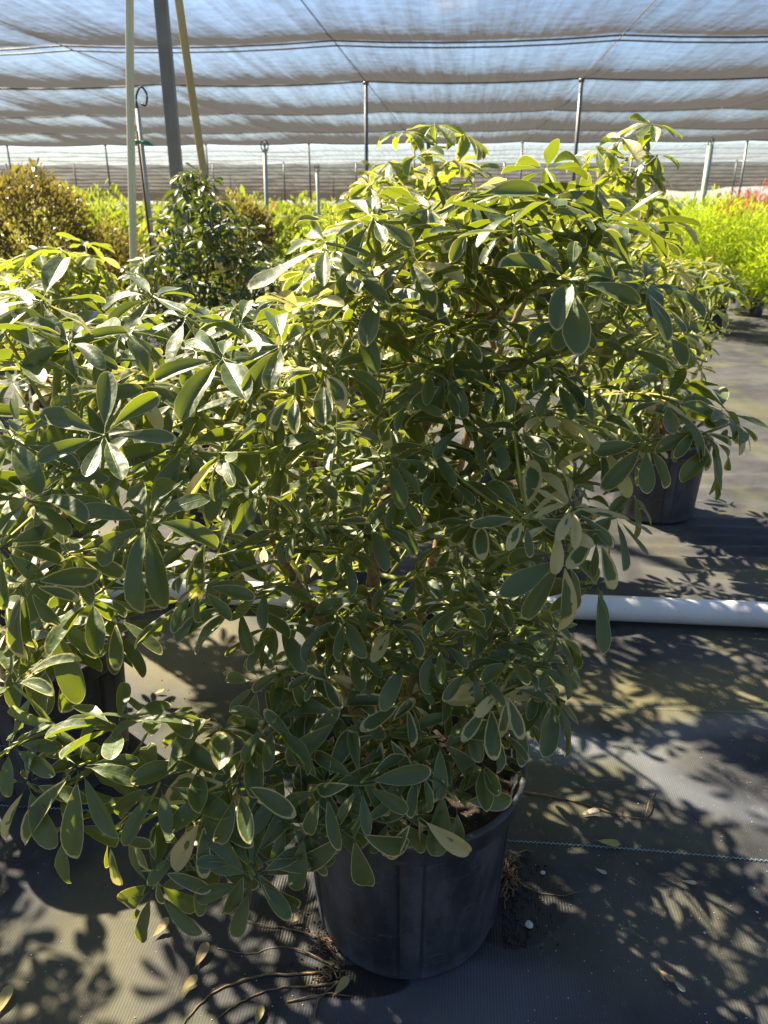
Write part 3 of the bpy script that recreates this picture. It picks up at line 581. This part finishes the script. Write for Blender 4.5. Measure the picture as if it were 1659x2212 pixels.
def ground_z(x, y):
    z = .004 * np.sin(x * 3.1 + .7) * np.sin(y * 2.3) + .003 * np.sin(x * 7 + y * 4)
    w = np.exp(-((x - 1.55) / .55) ** 2 - ((y - 2.62) / .30) ** 2)
    z = z + w * .015 * np.sin(y * 62 + .7 * np.sin(x * 5) + 1.3 * x) 
    w2 = np.exp(-((x - 1.5) / .8) ** 2 - ((y - 3.6) / .5) ** 2); z = z + w2 * .010 * np.sin(y * 34 + x * 2)
    near = np.clip((3.6 - np.hypot(x - .3, y - 1.6)) / 1.5, 0, 1)
    return z * near - .003
Zg = ground_z(GX, GY); ny, nx = GX.shape
V = np.stack([GX, GY, Zg], -1).reshape(-1, 3); I = np.arange(ny * nx).reshape(ny, nx)
Fq = np.stack([I[:-1, :-1], I[:-1, 1:], I[1:, 1:], I[1:, :-1]], -1).reshape(-1, 4)
ground = mesh_obj('ground', V, Fq, M_GROUND); tag(ground, 'black woven ground cloth with dust and algae stains', 'ground', None, 'structure')
M_THREAD = simple_mat('thread_teal', (.32, .50, .52), .7, var=.3, bump=0)
def stitch(v0, u0, u1, w):
    us = np.arange(u0, u1, .0045); P = []
    for i, u in enumerate(us):
        q = UV(u, v0 + (.0022 if i % 2 else -.0022)); q[2] = float(ground_z(q[0], q[1])) + .0026; P.append(q)
    return np.array(P), w
for (pt, u0, u1, w) in [(G(1380, 1838), -1.3, 1.6, .0010), (G(1300, 1522), .2, 1.9, .0006)]:
    v0 = float(np.dot(pt, VF)); P, w = stitch(v0, u0, u1, w); b = Buf(); add_tube(b, P, w, 4)
    b.build('stitching', [M_THREAD], ground)
# ------------------------------------------------------------------ pipe
def pipe_material():
    m, nt = new_mat('white_pipe_plastic'); k = N(nt); o = k.obj()
    c = k.mix(k.ramp(k.noise(o, 6, 6, .7), .45, .75, 0, .6), (.74, .75, .76), (.50, .48, .42))
    c = k.mix(k.ramp(k.noise(o, 90, 3), .66, .74, 0, .5), c, (.25, .22, .17))
    p = k.n('ShaderNodeBsdfPrincipled', {'Base Color': c, 'Roughness': .38}); k.out(p.outputs[0]); return m
pv = float(np.dot(G(1400, 1352), VF)) + .02
pp = [UV(u, pv + .006 * math.sin(u * 1.3), .041 + .002 * math.sin(u * 2)) for u in np.linspace(-3.5, 5, 40)]
tag(tube_obj('irrigation_pipe', pp, .039, pipe_material(), sides=28), 'white plastic pipe lying across the ground cloth behind the big plant', 'pipe')
# ------------------------------------------------------------------ shade house
HR = 3.2
US = [-1.77 + 3.69 * k for k in range(-14, 15)]
VS = [-8.0, -3.9, .0, 3.8, 7.7, 11.5, 15.1, 19.8, 24.6, 29.3]
def cloth_material(name, t0, kk, op, tr, streak, fold=(9, .35)):
    m, nt = new_mat(name); k = N(nt); o = k.obj()
    geo = k.n('ShaderNodeNewGeometry')
    cs = k.math('ABSOLUTE', k.n('ShaderNodeVectorMath', {0: geo.outputs['Incoming'], 1: geo.outputs['Normal']}, operation='DOT_PRODUCT').outputs['Value'])
    ro = k.mapping(o, rot=(0, 0, YAW))
    st = k.noise(k.mapping(ro, scale=(*fold, 1)), 1.0, 5, .65, .4)          # folds along the rows
    bl = k.noise(k.mapping(ro, scale=(2.4, 3.4, 1)), 1.6, 4, .6)
    dens = k.math('ADD', k.math('MULTIPLY', k.math('SUBTRACT', st, .5), streak), k.math('MULTIPLY', k.math('SUBTRACT', bl, .5), streak * .7))
    fi = k.noise(k.mapping(ro, scale=(10, 7, 1)), 1.0, 3, .6, .6)
    dens = k.math('ADD', dens, k.math('MULTIPLY', k.math('SUBTRACT', fi, .5), .28))
    # open area of a weave of some thickness: less is left at grazing angles
    T = k.math('ADD', k.math('SUBTRACT', t0, k.math('DIVIDE', kk, k.math('MAXIMUM', cs, .02))), dens)
    T = k.math('MINIMUM', k.math('MAXIMUM', T, .02), .92)
    cr = k.mix(k.ramp(st, .3, .7), tuple(c * .75 for c in op), op)
    d = k.n('ShaderNodeBsdfDiffuse', {'Color': cr}); t = k.n('ShaderNodeBsdfTranslucent', {'Color': tr})
    nb = k.bump(k.math('ADD', st, bl), .6, .06); k.set(d, 'Normal', nb); k.set(t, 'Normal', nb)
    a = k.n('ShaderNodeMixShader', {0: .5, 1: d.outputs[0], 2: t.outputs[0]})
    tp = k.n('ShaderNodeBsdfTransparent', {'Color': (.97, .98, 1)})
    mx = k.n('ShaderNodeMixShader', {0: T, 1: a.outputs[0], 2: tp.outputs[0]}); k.out(mx.outputs[0]); return m
M_CLOTH = cloth_material('shade_net', .93, .104, (.046, .044, .043), (.064, .061, .059), .6)
M_CLOTH_F = cloth_material('far_net', .31, .012, (.045, .039, .035), (.055, .048, .043), .5, (1.2, .30))
M_CLOTH_W = cloth_material('pale_net', .66, .022, (.16, .16, .16), (.16, .16, .165), 1.2)
def cloth_sheet(name, vs, u0, u1, z, mat, sag=.022, du=.13, edge=None, seed=1):
    rng = np.random.default_rng(seed); vv = []
    for a, b in zip(vs[:-1], vs[1:]): vv += list(np.linspace(a, b, 17)[:-1])
    vv.append(vs[-1]); vv = np.array(vv); uu = np.concatenate([np.arange(u0, -20, 2.0), np.arange(-20, 20, du), np.arange(20, u1, 2.0)]); UU, VV = np.meshgrid(uu, vv)
    Z = np.zeros_like(UU)
    for a, b in zip(vs[:-1], vs[1:]):
        t = (VV - a) / (b - a); w = (t >= 0) & (t <= 1); ph = rng.uniform(0, 6)
        Z -= np.where(w, 4 * t * (1 - t) * sag * (b - a) * (1 + .25 * np.sin(UU * .9 + ph)), 0)
    tu = np.mod(UU + 1.77, 3.69) / 3.69; Z -= 4 * tu * (1 - tu) * .05
    for _ in range(12):
        a, b, c = rng.uniform(1, 14), rng.uniform(-.5, .5), rng.uniform(0, 6); Z += .010 / a ** .7 * np.sin(UU * a + VV * b + c) * (.6 + .4 * np.sin(VV * rng.uniform(.5, 1.5) + c))
    X = UU * VU[0] + VV * VF[0]; Yy = UU * VU[1] + VV * VF[1]; ny, nx = UU.shape; I = np.arange(ny * nx).reshape(ny, nx)
    Fq = np.stack([I[:-1, :-1], I[1:, :-1], I[1:, 1:], I[:-1, 1:]], -1).reshape(-1, 4)
    if edge is not None:
        cen = np.stack([UU, VV], -1).reshape(-1, 2)[Fq].mean(1); Fq = Fq[edge(cen[:, 0], cen[:, 1])]
    o = mesh_obj(name, np.stack([X, Yy, z + Z], -1).reshape(-1, 3), Fq, mat); return o
tag(cloth_sheet('shade_cloth', [-80, -55, -35, -20] + VS, -96, 96, HR, M_CLOTH), 'brown woven shade cloth sagging between cables overhead', 'shade cloth')
tag(cloth_sheet('shade_cloth', [30.2, 33, 36, 39, 41.5], -60, 70, HR - .02, M_CLOTH_W, .03, .6, None, 2), 'bright thin shade cloth strip beyond the first roof bay', 'shade cloth')
tag(cloth_sheet('shade_cloth', [42, 47, 52, 58, 66, 76, 90, 110, 140, 180, 230], -180, 180, HR - .05, M_CLOTH_F, .02, 1.2, lambda u, v: (v < 232 - 7 * np.maximum(u - 9, 0)), 3), 'farthest shade cloth roof, dark band just above the plants', 'shade cloth')
M_CABLE = simple_mat('dark_cable', (.03, .03, .035), .6, bump=0)
M_CABLE_L = simple_mat('pale_cable', (.35, .30, .24), .5, bump=0)
M_POST = simple_mat('galvanised_post', (.16, .155, .15), .45, .6, var=.3, scale=8)
CG = 'cables under the shade cloth'
def cable_u(v, rad, off=0, lab='dark cable crossing under the shade cloth', z=HR + .0):
    P = []
    for a, b in zip(US[:-1], US[1:]):
        for t in np.linspace(0, 1, 6)[:-1]: P.append(UV(a + (b - a) * t, v + off, z - .012 - .05 * 4 * t * (1 - t) - (.02 if off else 0)))
    tag(tube_obj('roof_cable', P, rad, M_CABLE, sides=5), lab, 'cable', CG)
cable_u(11.5, .012, 0, 'upper of the paired dark cables nearest overhead'); cable_u(11.5, .011, .22, 'lower of the paired dark cables nearest overhead')
cable_u(15.1, .015, 0, 'thick dark cable carried by the two nearest roof posts'); cable_u(19.8, .008, 0, 'thin cable across the cloth beyond the two nearest roof posts'); cable_u(24.6, .008, 0, 'thin cable halfway between the two nearest posts and the cloth edge'); cable_u(29.3, .02, 0, 'dark cable along the far edge of the near cloth')
for u in US[9:21]:
    P = [UV(u, v, HR - .012) for v in np.linspace(-8, 29.3, 12)]
    k = US.index(u)
    tag(tube_obj('row_cable', P, .007, M_CABLE_L, sides=5), 'thin cable running away from the camera under the cloth', 'cable', CG)
PG = 'roof posts of the shade house'
post0 = None
def make_post():
    r = empty('roof_post'); b = Buf(); add_tube(b, np.array([[0, 0, 0], [0, 0, HR - .03]]), .033, 12); b.build('shaft', [M_POST], r)
    lathe('cap', [(.001, HR - .02), (.05, HR - .02), (.052, HR - .05), (.04, HR - .07)], M_POST, r, 12); return r
labs = {(15.1, -1.77): 'left of the two nearest slim roof posts, rising behind the big plant', (15.1, 1.92): 'right of the two nearest slim roof posts, rising above the two pale tips'}
for v in [15.1, 29.3, 42.0, 58.0, 76.0]:
    for u in US:
        X = UV(u, v)
        if abs(X[0]) > .52 * X[1] or (v == 15.1 and u < -3): continue
        if v > 50 and US.index(u) % 2: continue
        if post0 is None: post0 = make_post(); o = post0
        else: o = copy_tree(post0)
        o.location = X; lb = [s for (a, b), s in labs.items() if a == v and abs(b - u) < .1]
        tag(o, lb[0] if lb else 'slim roof post standing far back under the shade roof', 'post', PG)
# near posts and stakes at the left
def bar(name, p0, p1, hw, mat, parent=None):
    p0, p1 = np.asarray(p0, float), np.asarray(p1, float); T = unit(p1 - p0); A = unit(np.cross(T, [0, 1, .1])); B = np.cross(T, A); b = hw * .12
    sec = [(-hw, -hw + b), (-hw + b, -hw), (hw - b, -hw), (hw, -hw + b), (hw, hw - b), (hw - b, hw), (-hw + b, hw), (-hw, hw - b)]
    V = [p + A * x + B * y for p in (p0, p1) for x, y in sec]; Fc = [(i, (i + 1) % 8, 8 + (i + 1) % 8, 8 + i) for i in range(8)] + [tuple(range(7, -1, -1)), tuple(range(8, 16))]
    return mesh_obj(name, V, Fc, mat, parent, smooth=False)
M_SQ = simple_mat('grey_steel', (.24, .235, .21), .5, .3, var=.25, scale=6)
g0 = Q(384, 400, 4.6); rt = empty('square_post', (g0[0], 4.6, 0)); tag(rt, 'grey square steel post between the two thin stakes', 'post')
bar('shaft', (0, 0, 0), (0, 0, HR), .031, M_SQ, rt); bar('base_plate', (0, 0, 0), (0, 0, .012), .08, M_SQ, rt)
def stake(name, label, a, b, rad, mat, zt=3.0, extra=None):
    d = b - a; p0 = a + d * ((0 - a[2]) / d[2]); p1 = a + d * ((zt - a[2]) / d[2])
    b_ = Buf(); ts = np.linspace(0, 1, 30); P = p0 + (p1 - p0) * ts[:, None]; P[:, 0] += .004 * np.sin(ts * 9)
    add_tube(b_, P, rad * (1 + .0 * ts), 12); o = b_.build(name, [mat], None, p0); o.location = p0; return tag(o, label, 'stake')
M_BAM = simple_mat('pale_bamboo', (.72, .70, .50), .5, var=.15, scale=10, stretch=(1, 1, .2))
M_TAN = simple_mat('tan_bamboo', (.60, .46, .20), .5, var=.25, scale=10, stretch=(1, 1, .2))
M_RISER = simple_mat('pale_riser', (.42, .46, .38), .5, var=.3, scale=12)
stake('bamboo_stake', 'pale greenish upright stake, tallest and leftmost of the three by the grey square post', Q(288, 540, 3.3), Q(281, 0, 3.3), .0155, M_BAM)
stake('bamboo_stake', 'tan bamboo stake leaning to the right of the grey square post', Q(440, 360, 3.4), Q(387, 0, 3.35), .0155, M_TAN)
def riser(label, a, b, rad, head=True, tie=False, hook=False):
    d = b - a; p0 = a + d * ((0 - a[2]) / d[2]); r = empty('sprinkler_riser', tuple(p0)); tag(r, label, 'sprinkler', 'sprinkler risers among the plants')
    tube_obj('pipe', [p0 - p0, b - p0], rad, M_RISER, r, 10); t = b - p0
    if hook:
        tube_obj('hook', [t, t + [0, 0, .05], t + [.025, 0, .09], t + [.05, 0, .06], t + [.04, 0, .015], t + [.02, 0, .02]], .005, M_CABLE, r, 6, .01)
    elif head:
        lathe('sprinkler_head', [(.001, .06), (.010, .055), (.018, .05), (.018, .043), (.010, .04), (.010, .012), (.022, .008), (.022, -.01), (.012, -.02)], M_RISER, r, 12, None, t)
        tube_obj('bracket', [t + [-.022, 0, .0], t + [-.026, 0, .04], t + [-.012, 0, .07], t + [.012, 0, .07], t + [.026, 0, .04], t + [.022, 0, 0]], .005, M_CABLE, r, 6, .01)
    if tie:
        q = (p0 + d * ((Q(303, 310, 4.0)[2] - p0[2]) / d[2])) - p0; M_T = simple_mat('green_tie', (.02, .28, .14), .5)
        tube_obj('tie', [q + [-.02, -.02, 0], q + [.03, -.025, .005], q + [.035, .02, 0], q + [-.025, .02, .004], q + [-.02, -.02, .01], q + [.06, -.03, -.01]], .006, M_T, r, 6, .01)
        tube_obj('dark_rod', [q + [-.01, -.02, .05], q * .2 + [.0, -.02, 0]], .006, simple_mat('rust_rod', (.12, .05, .03), .8), r, 8)
    return r
riser('thin riser with a black hook on top and a green tie, behind the pale stake', Q(320, 440, 4.0), Q(297, 235, 4.0), .011, hook=True, tie=True)
riser('pale green sprinkler riser standing between the dark cone shaped plant and the big plant', Q(580, 560, 6.5), Q(572, 325, 6.5), .016)
riser('pale leaning riser on the right above the lime green bush', Q(1520, 420, 8.5), Q(1535, 315, 8.5), .03)
riser('short green riser far behind, just left of the big plant', Q(687, 430, 9.5), Q(685, 370, 9.5), .02)
# ------------------------------------------------------------------ litter on the ground
def gp(vx, vy, h=.004):
    q = G(vx, vy); q[2] = float(ground_z(q[0], q[1])) + h; return q
M_DRY = leaf_mat('dry_leaf', (.30, .17, .05), (.42, .28, .10), (.45, .33, .16), (.4, .25, .06), dust=.15, tw=.2, rough=.6, marg0=.02, back=(.4, .3, .15))
M_YEL = leaf_mat('fallen_yellow_leaf', (.42, .32, .06), (.52, .42, .12), (.5, .42, .2), (.5, .4, .06), dust=.1, tw=.25, rough=.5, marg0=.02, back=(.45, .38, .15))
M_PALE = leaf_mat('fallen_pale_leaf', (.42, .40, .24), (.5, .48, .32), (.55, .5, .36), (.4, .38, .2), dust=.1, tw=.2, rough=.6, marg0=.02, back=(.5, .46, .32))
LG = 'fallen leaves on the ground cloth'
def fallen(label, vx, vy, ang, L, mat, curl=.5):
    q = gp(vx, vy, .006); b = Buf(); L = L * .78; d = np.array([[math.cos(ang), math.sin(ang), 0.0]]); one = np.ones(1)
    add_leaves(b, -d * L * .5, d, np.array([[.1, -.15, 1.0]]), one * L, one * L * .42, one * -curl * .7, one * .3, one * .1, one * .1, one * .5, hi=True)
    o = b.build('fallen_leaf', [mat]); o.location = q; tag(o, label, 'leaf', LG)
    return o
fallen('tan fallen leaf on the cloth right of the pot, between pot rim and stitching', 1275, 1762, .1, .05, M_PALE)
fallen('yellow green fallen leaflet with stalk lying on the teal stitching', 1315, 1828, -.35, .055, M_YEL, .3)
fallen('brown fallen leaf on the cloth left of the pot', 436, 2068, 1.3, .055, M_DRY)
fallen('yellowish fallen leaf near the bottom frame edge, left of the roots', 408, 2135, 1.0, .05, M_YEL)
fallen('bright yellow fallen leaf among roots at the foot of the pot', 738, 2135, .9, .045, M_YEL)
fallen('small pale leaf right of the pot below the stitching', 1298, 1890, -.8, .03, M_PALE)
fallen('small pale leaf farthest right on the cloth below the stitching', 1490, 1913, -.4, .03, M_PALE)
fallen('tiny pale leaf on the cloth beside the upper faint seam', 1205, 1628, .8, .028, M_PALE)
fallen('pale curled leaf near the upper faint seam', 1308, 1555, -1.1, .03, M_PALE)
fallen('reddish brown scrap of leaf near the lower right corner', 1440, 2118, -1.0, .04, M_DRY)
fallen('white bleached leaf beside the reddish scrap in the lower right corner', 1466, 2140, -1.2, .032, M_PALE)
fallen('yellow fallen leaf at the lower left frame edge', 8, 2160, 1.5, .06, M_YEL)
fallen('twisted brown leaf between the brown one and the left corner', 350, 2010, .9, .05, M_DRY, 1.2)
fallen('yellow brown leaf under the trailing branch', 415, 1800, .6, .05, M_DRY, 1.0)
fallen('golden scrap of leaf on the sunlit cloth behind the trailing branch', 345, 1500, .4, .035, M_YEL, .8)
fallen('brown leaf scrap on the sunlit cloth behind the trailing branch', 445, 1560, .2, .035, M_DRY, .8)
fallen('orange brown leaf scrap on the sunlit cloth near the pipe', 500, 1395, .3, .05, M_DRY, .6)
fallen('pale green leaflet at the bottom frame edge below the roots', 560, 2200, 1.4, .04, M_YEL, .4)
fallen('tan leaf left of the wet patch under the trailing branch', 640, 1990, .4, .03, M_DRY, .8)
M_ROOT = simple_mat('dry_root', (.26, .17, .085), .8, var=.4, scale=60)
def root(label, pts, rad=.0016):
    P = [gp(x, y, rad * .9 + (z if z else 0)) for x, y, z in pts]; o = P[0].copy()
    P = catmull(P, .008); P = P + RNG.normal(0, .0007, P.shape) * [1, 1, .3]
    b = Buf(); add_tube(b, P, np.linspace(rad * 1.2, rad * .5, len(P)), 6); ob = b.build('dry_root', [M_ROOT], None, o); ob.location = o
    tag(ob, label, 'root', 'dry roots by the pot')
root('longest dry root curving from the pot foot toward the bottom left corner', [(720, 2100, 0), (640, 2105, 0), (560, 2110, .002), (480, 2135, 0), (430, 2170, 0), (395, 2212, 0)], .002)
root('dry root running from the pot foot straight to the bottom frame edge', [(740, 2120, 0), (680, 2130, 0), (600, 2135, 0), (530, 2160, 0), (470, 2200, 0)], .0018)
root('upper thin root arching from the pot foot past the wet patch', [(735, 2080, 0), (690, 2030, .004), (620, 2005, 0), (560, 1998, .003), (490, 1975, 0)], .0013)
root('forked thin root above the longest one', [(735, 2095, 0), (660, 2060, .004), (600, 2045, 0), (540, 2060, 0), (470, 2050, 0)], .0012)
root('stiff little root ending at the yellow leaf by the pot', [(742, 2110, 0), (690, 2160, 0), (680, 2200, 0)], .0018)
root('short root crossing the others below the yellow leaf', [(620, 2165, 0), (700, 2150, .003), (760, 2152, 0)], .0014)
root('long brown twig lying behind the rim on the right', [(1105, 1708, 0), (1180, 1722, .002), (1250, 1735, 0), (1320, 1758, .002), (1395, 1772, 0)], .0022)
root('bent twig tip standing up at the end of the long brown twig', [(1392, 1770, 0), (1400, 1745, .01), (1415, 1710, 0)], .0015)
root('thin root trailing right from the clump beside the pot', [(1090, 1885, .01), (1150, 1925, .003), (1210, 1935, 0), (1260, 1925, 0)], .0011)
rr = np.random.default_rng(5); b = Buf()
for k in range(40):
    a = np.array([1085 + rr.uniform(-8, 22), 1850 + rr.uniform(0, 80)]); pts = [gp(a[0], a[1], .035 * rr.random())]
    for j in range(4): a = a + rr.uniform(-14, 20, 2) * [1, .9]; pts.append(gp(a[0], a[1], .03 * rr.random() + .002))
    P = catmull(pts, .01); add_tube(b, P, rr.uniform(.0006, .0014), 5)
ob = b.build('root_clump', [M_ROOT]); tag(ob, 'tangled clump of brown roots escaping at the right side of the pot', 'roots')
b = Buf()
for k in range(26):
    a = np.array([735 + rr.uniform(-30, 10), 2080 + rr.uniform(-60, 40)]); pts = [gp(a[0], a[1], .012 * rr.random())]
    for j in range(3): a = a + rr.uniform(-24, 12, 2) * [1, .8]; pts.append(gp(a[0], a[1], .014 * rr.random() + .001))
    P = catmull(pts, .01); add_tube(b, P, rr.uniform(.0005, .0011), 5)
tag(b.build('root_clump', [M_ROOT]), 'clump of thin roots at the left foot of the pot', 'roots')
# grains and crumbs
def grains(name, label, pts, s0, s1, mat):
    V = []; Fc = []; base = [(0, 0, 1), (1, 0, 0), (0, 1, 0), (-1, 0, 0), (0, -1, 0), (0, 0, -1)]
    fs = [(0, 1, 2), (0, 2, 3), (0, 3, 4), (0, 4, 1), (5, 2, 1), (5, 3, 2), (5, 4, 3), (5, 1, 4)]
    for q in pts:
        s = rr.uniform(s0, s1) * (1.8 if rr.random() < .06 else 1); k = len(V); sc3 = rr.uniform(.6, 1.3, 3); a = rr.uniform(0, 6.3)
        for x, y, z in base:
            x, y = x * math.cos(a) - y * math.sin(a), x * math.sin(a) + y * math.cos(a)
            V.append((q[0] + x * s * sc3[0], q[1] + y * s * sc3[1], q[2] + s * .5 + z * s * sc3[2] * .7))
        Fc += [(k + a_, k + b_, k + c_) for a_, b_, c_ in fs]
    o = mesh_obj(name, V, Fc, mat); return tag(o, label, name.replace('_', ' '), None, 'stuff')
M_PERL = simple_mat('perlite', (.62, .62, .6), .8); M_CRUMB = simple_mat('soil_crumb', (.05, .035, .022), .95)
pts = [gp(rr.uniform(1080, 1659), rr.uniform(1560, 2212), 0) for _ in range(240)] + [gp(rr.uniform(1120, 1659), rr.uniform(1365, 1400), 0) for _ in range(26)] + [gp(rr.uniform(0, 700), rr.uniform(1850, 2212), 0) for _ in range(50)]
grains('perlite_grains', 'scattered white grains on the ground cloth', pts, .0006, .0016, M_PERL)
pts = [gp(1085 + abs(rr.normal(0, 40)), rr.uniform(1840, 2050), 0) for _ in range(420)] + [gp(730 - abs(rr.normal(0, 30)), rr.uniform(1960, 2130), 0) for _ in range(320)] + [gp(rr.uniform(300, 560), rr.uniform(1390, 1560), 0) for _ in range(60)]
grains('soil_crumbs', 'dark soil crumbs spilled round the foot of the pot', pts, .0008, .003, M_CRUMB)
def pebble(label, vx, vy, s):
    q = gp(vx, vy, 0); me = bpy.data.meshes.new('pebble'); import bmesh
    bm = bmesh.new(); bmesh.ops.create_icosphere(bm, subdivisions=2, radius=s)
    for v_ in bm.verts: v_.co *= 1 + rr.uniform(-.18, .18); v_.co.z *= .7
    bm.to_mesh(me); bm.free(); me.materials.append(M_PERL); o = link_mesh('pebble', me); o.location = q + np.array([0, 0, s * .5]); tag(o, label, 'pebble')
pebble('white pebble on the wet patch right of the pot', 1143, 1999, .0075); pebble('small white pebble above the larger one, right of the pot', 1172, 1887, .0045)
# ------------------------------------------------------------------ light, sky, camera
SUN_EL, SUN_AZ = R(46), R(-46)
sdir = Vector((math.sin(SUN_AZ) * math.cos(SUN_EL), math.cos(SUN_AZ) * math.cos(SUN_EL), math.sin(SUN_EL)))
sl = bpy.data.lights.new('sun', 'SUN'); sl.energy = 5.0; sl.angle = R(.8); sl.color = (1, .86, .64)
so = bpy.data.objects.new('sun', sl); COL.objects.link(so); so.rotation_euler = (-sdir).to_track_quat('-Z', 'Y').to_euler()
w = bpy.data.worlds.new('World'); sc.world = w; w.use_nodes = True; nt = w.node_tree; nt.nodes.clear(); k = N(nt)
sky = k.n('ShaderNodeTexSky'); sky.sky_type = 'NISHITA'; sky.sun_disc = False; sky.sun_elevation = SUN_EL; sky.sun_rotation = SUN_AZ; sky.dust_density = .7; sky.ozone_density = 4.0
gen = k.n('ShaderNodeTexCoord').outputs['Generated']
cl = k.ramp(k.noise(k.mapping(gen, scale=(1, 1, 2.6)), 3.2, 6, .6, .3), .64, .80)
skc = k.mix(k.math('MULTIPLY', cl, .75), sky.outputs[0], (6.5, 6.2, 6.0))
bg = k.n('ShaderNodeBackground', {'Color': skc, 'Strength': .05}); nt.links.new(bg.outputs[0], k.n('ShaderNodeOutputWorld').inputs[0])
cd = bpy.data.cameras.new('camera'); co = bpy.data.objects.new('camera', cd); COL.objects.link(co); sc.camera = co
co.location = CAM; co.rotation_euler = (math.pi / 2 - PITCH, 0, 0)
cd.sensor_fit = 'VERTICAL'; cd.sensor_height = 36; cd.lens = 36 * F / 2212; cd.clip_end = 500; cd.clip_start = .02
cd.dof.use_dof = True; cd.dof.focus_distance = 1.1; cd.dof.aperture_fstop = 9
sc.view_settings.view_transform = 'Standard'; sc.view_settings.look = 'None'; sc.view_settings.gamma = 1
sc.view_settings.exposure = 2.2
cy = sc.cycles; cy.max_bounces = 8; cy.diffuse_bounces = 4; cy.glossy_bounces = 3; cy.transmission_bounces = 4; cy.transparent_max_bounces = 12
cy.use_denoising = True; cy.sample_clamp_indirect = 6
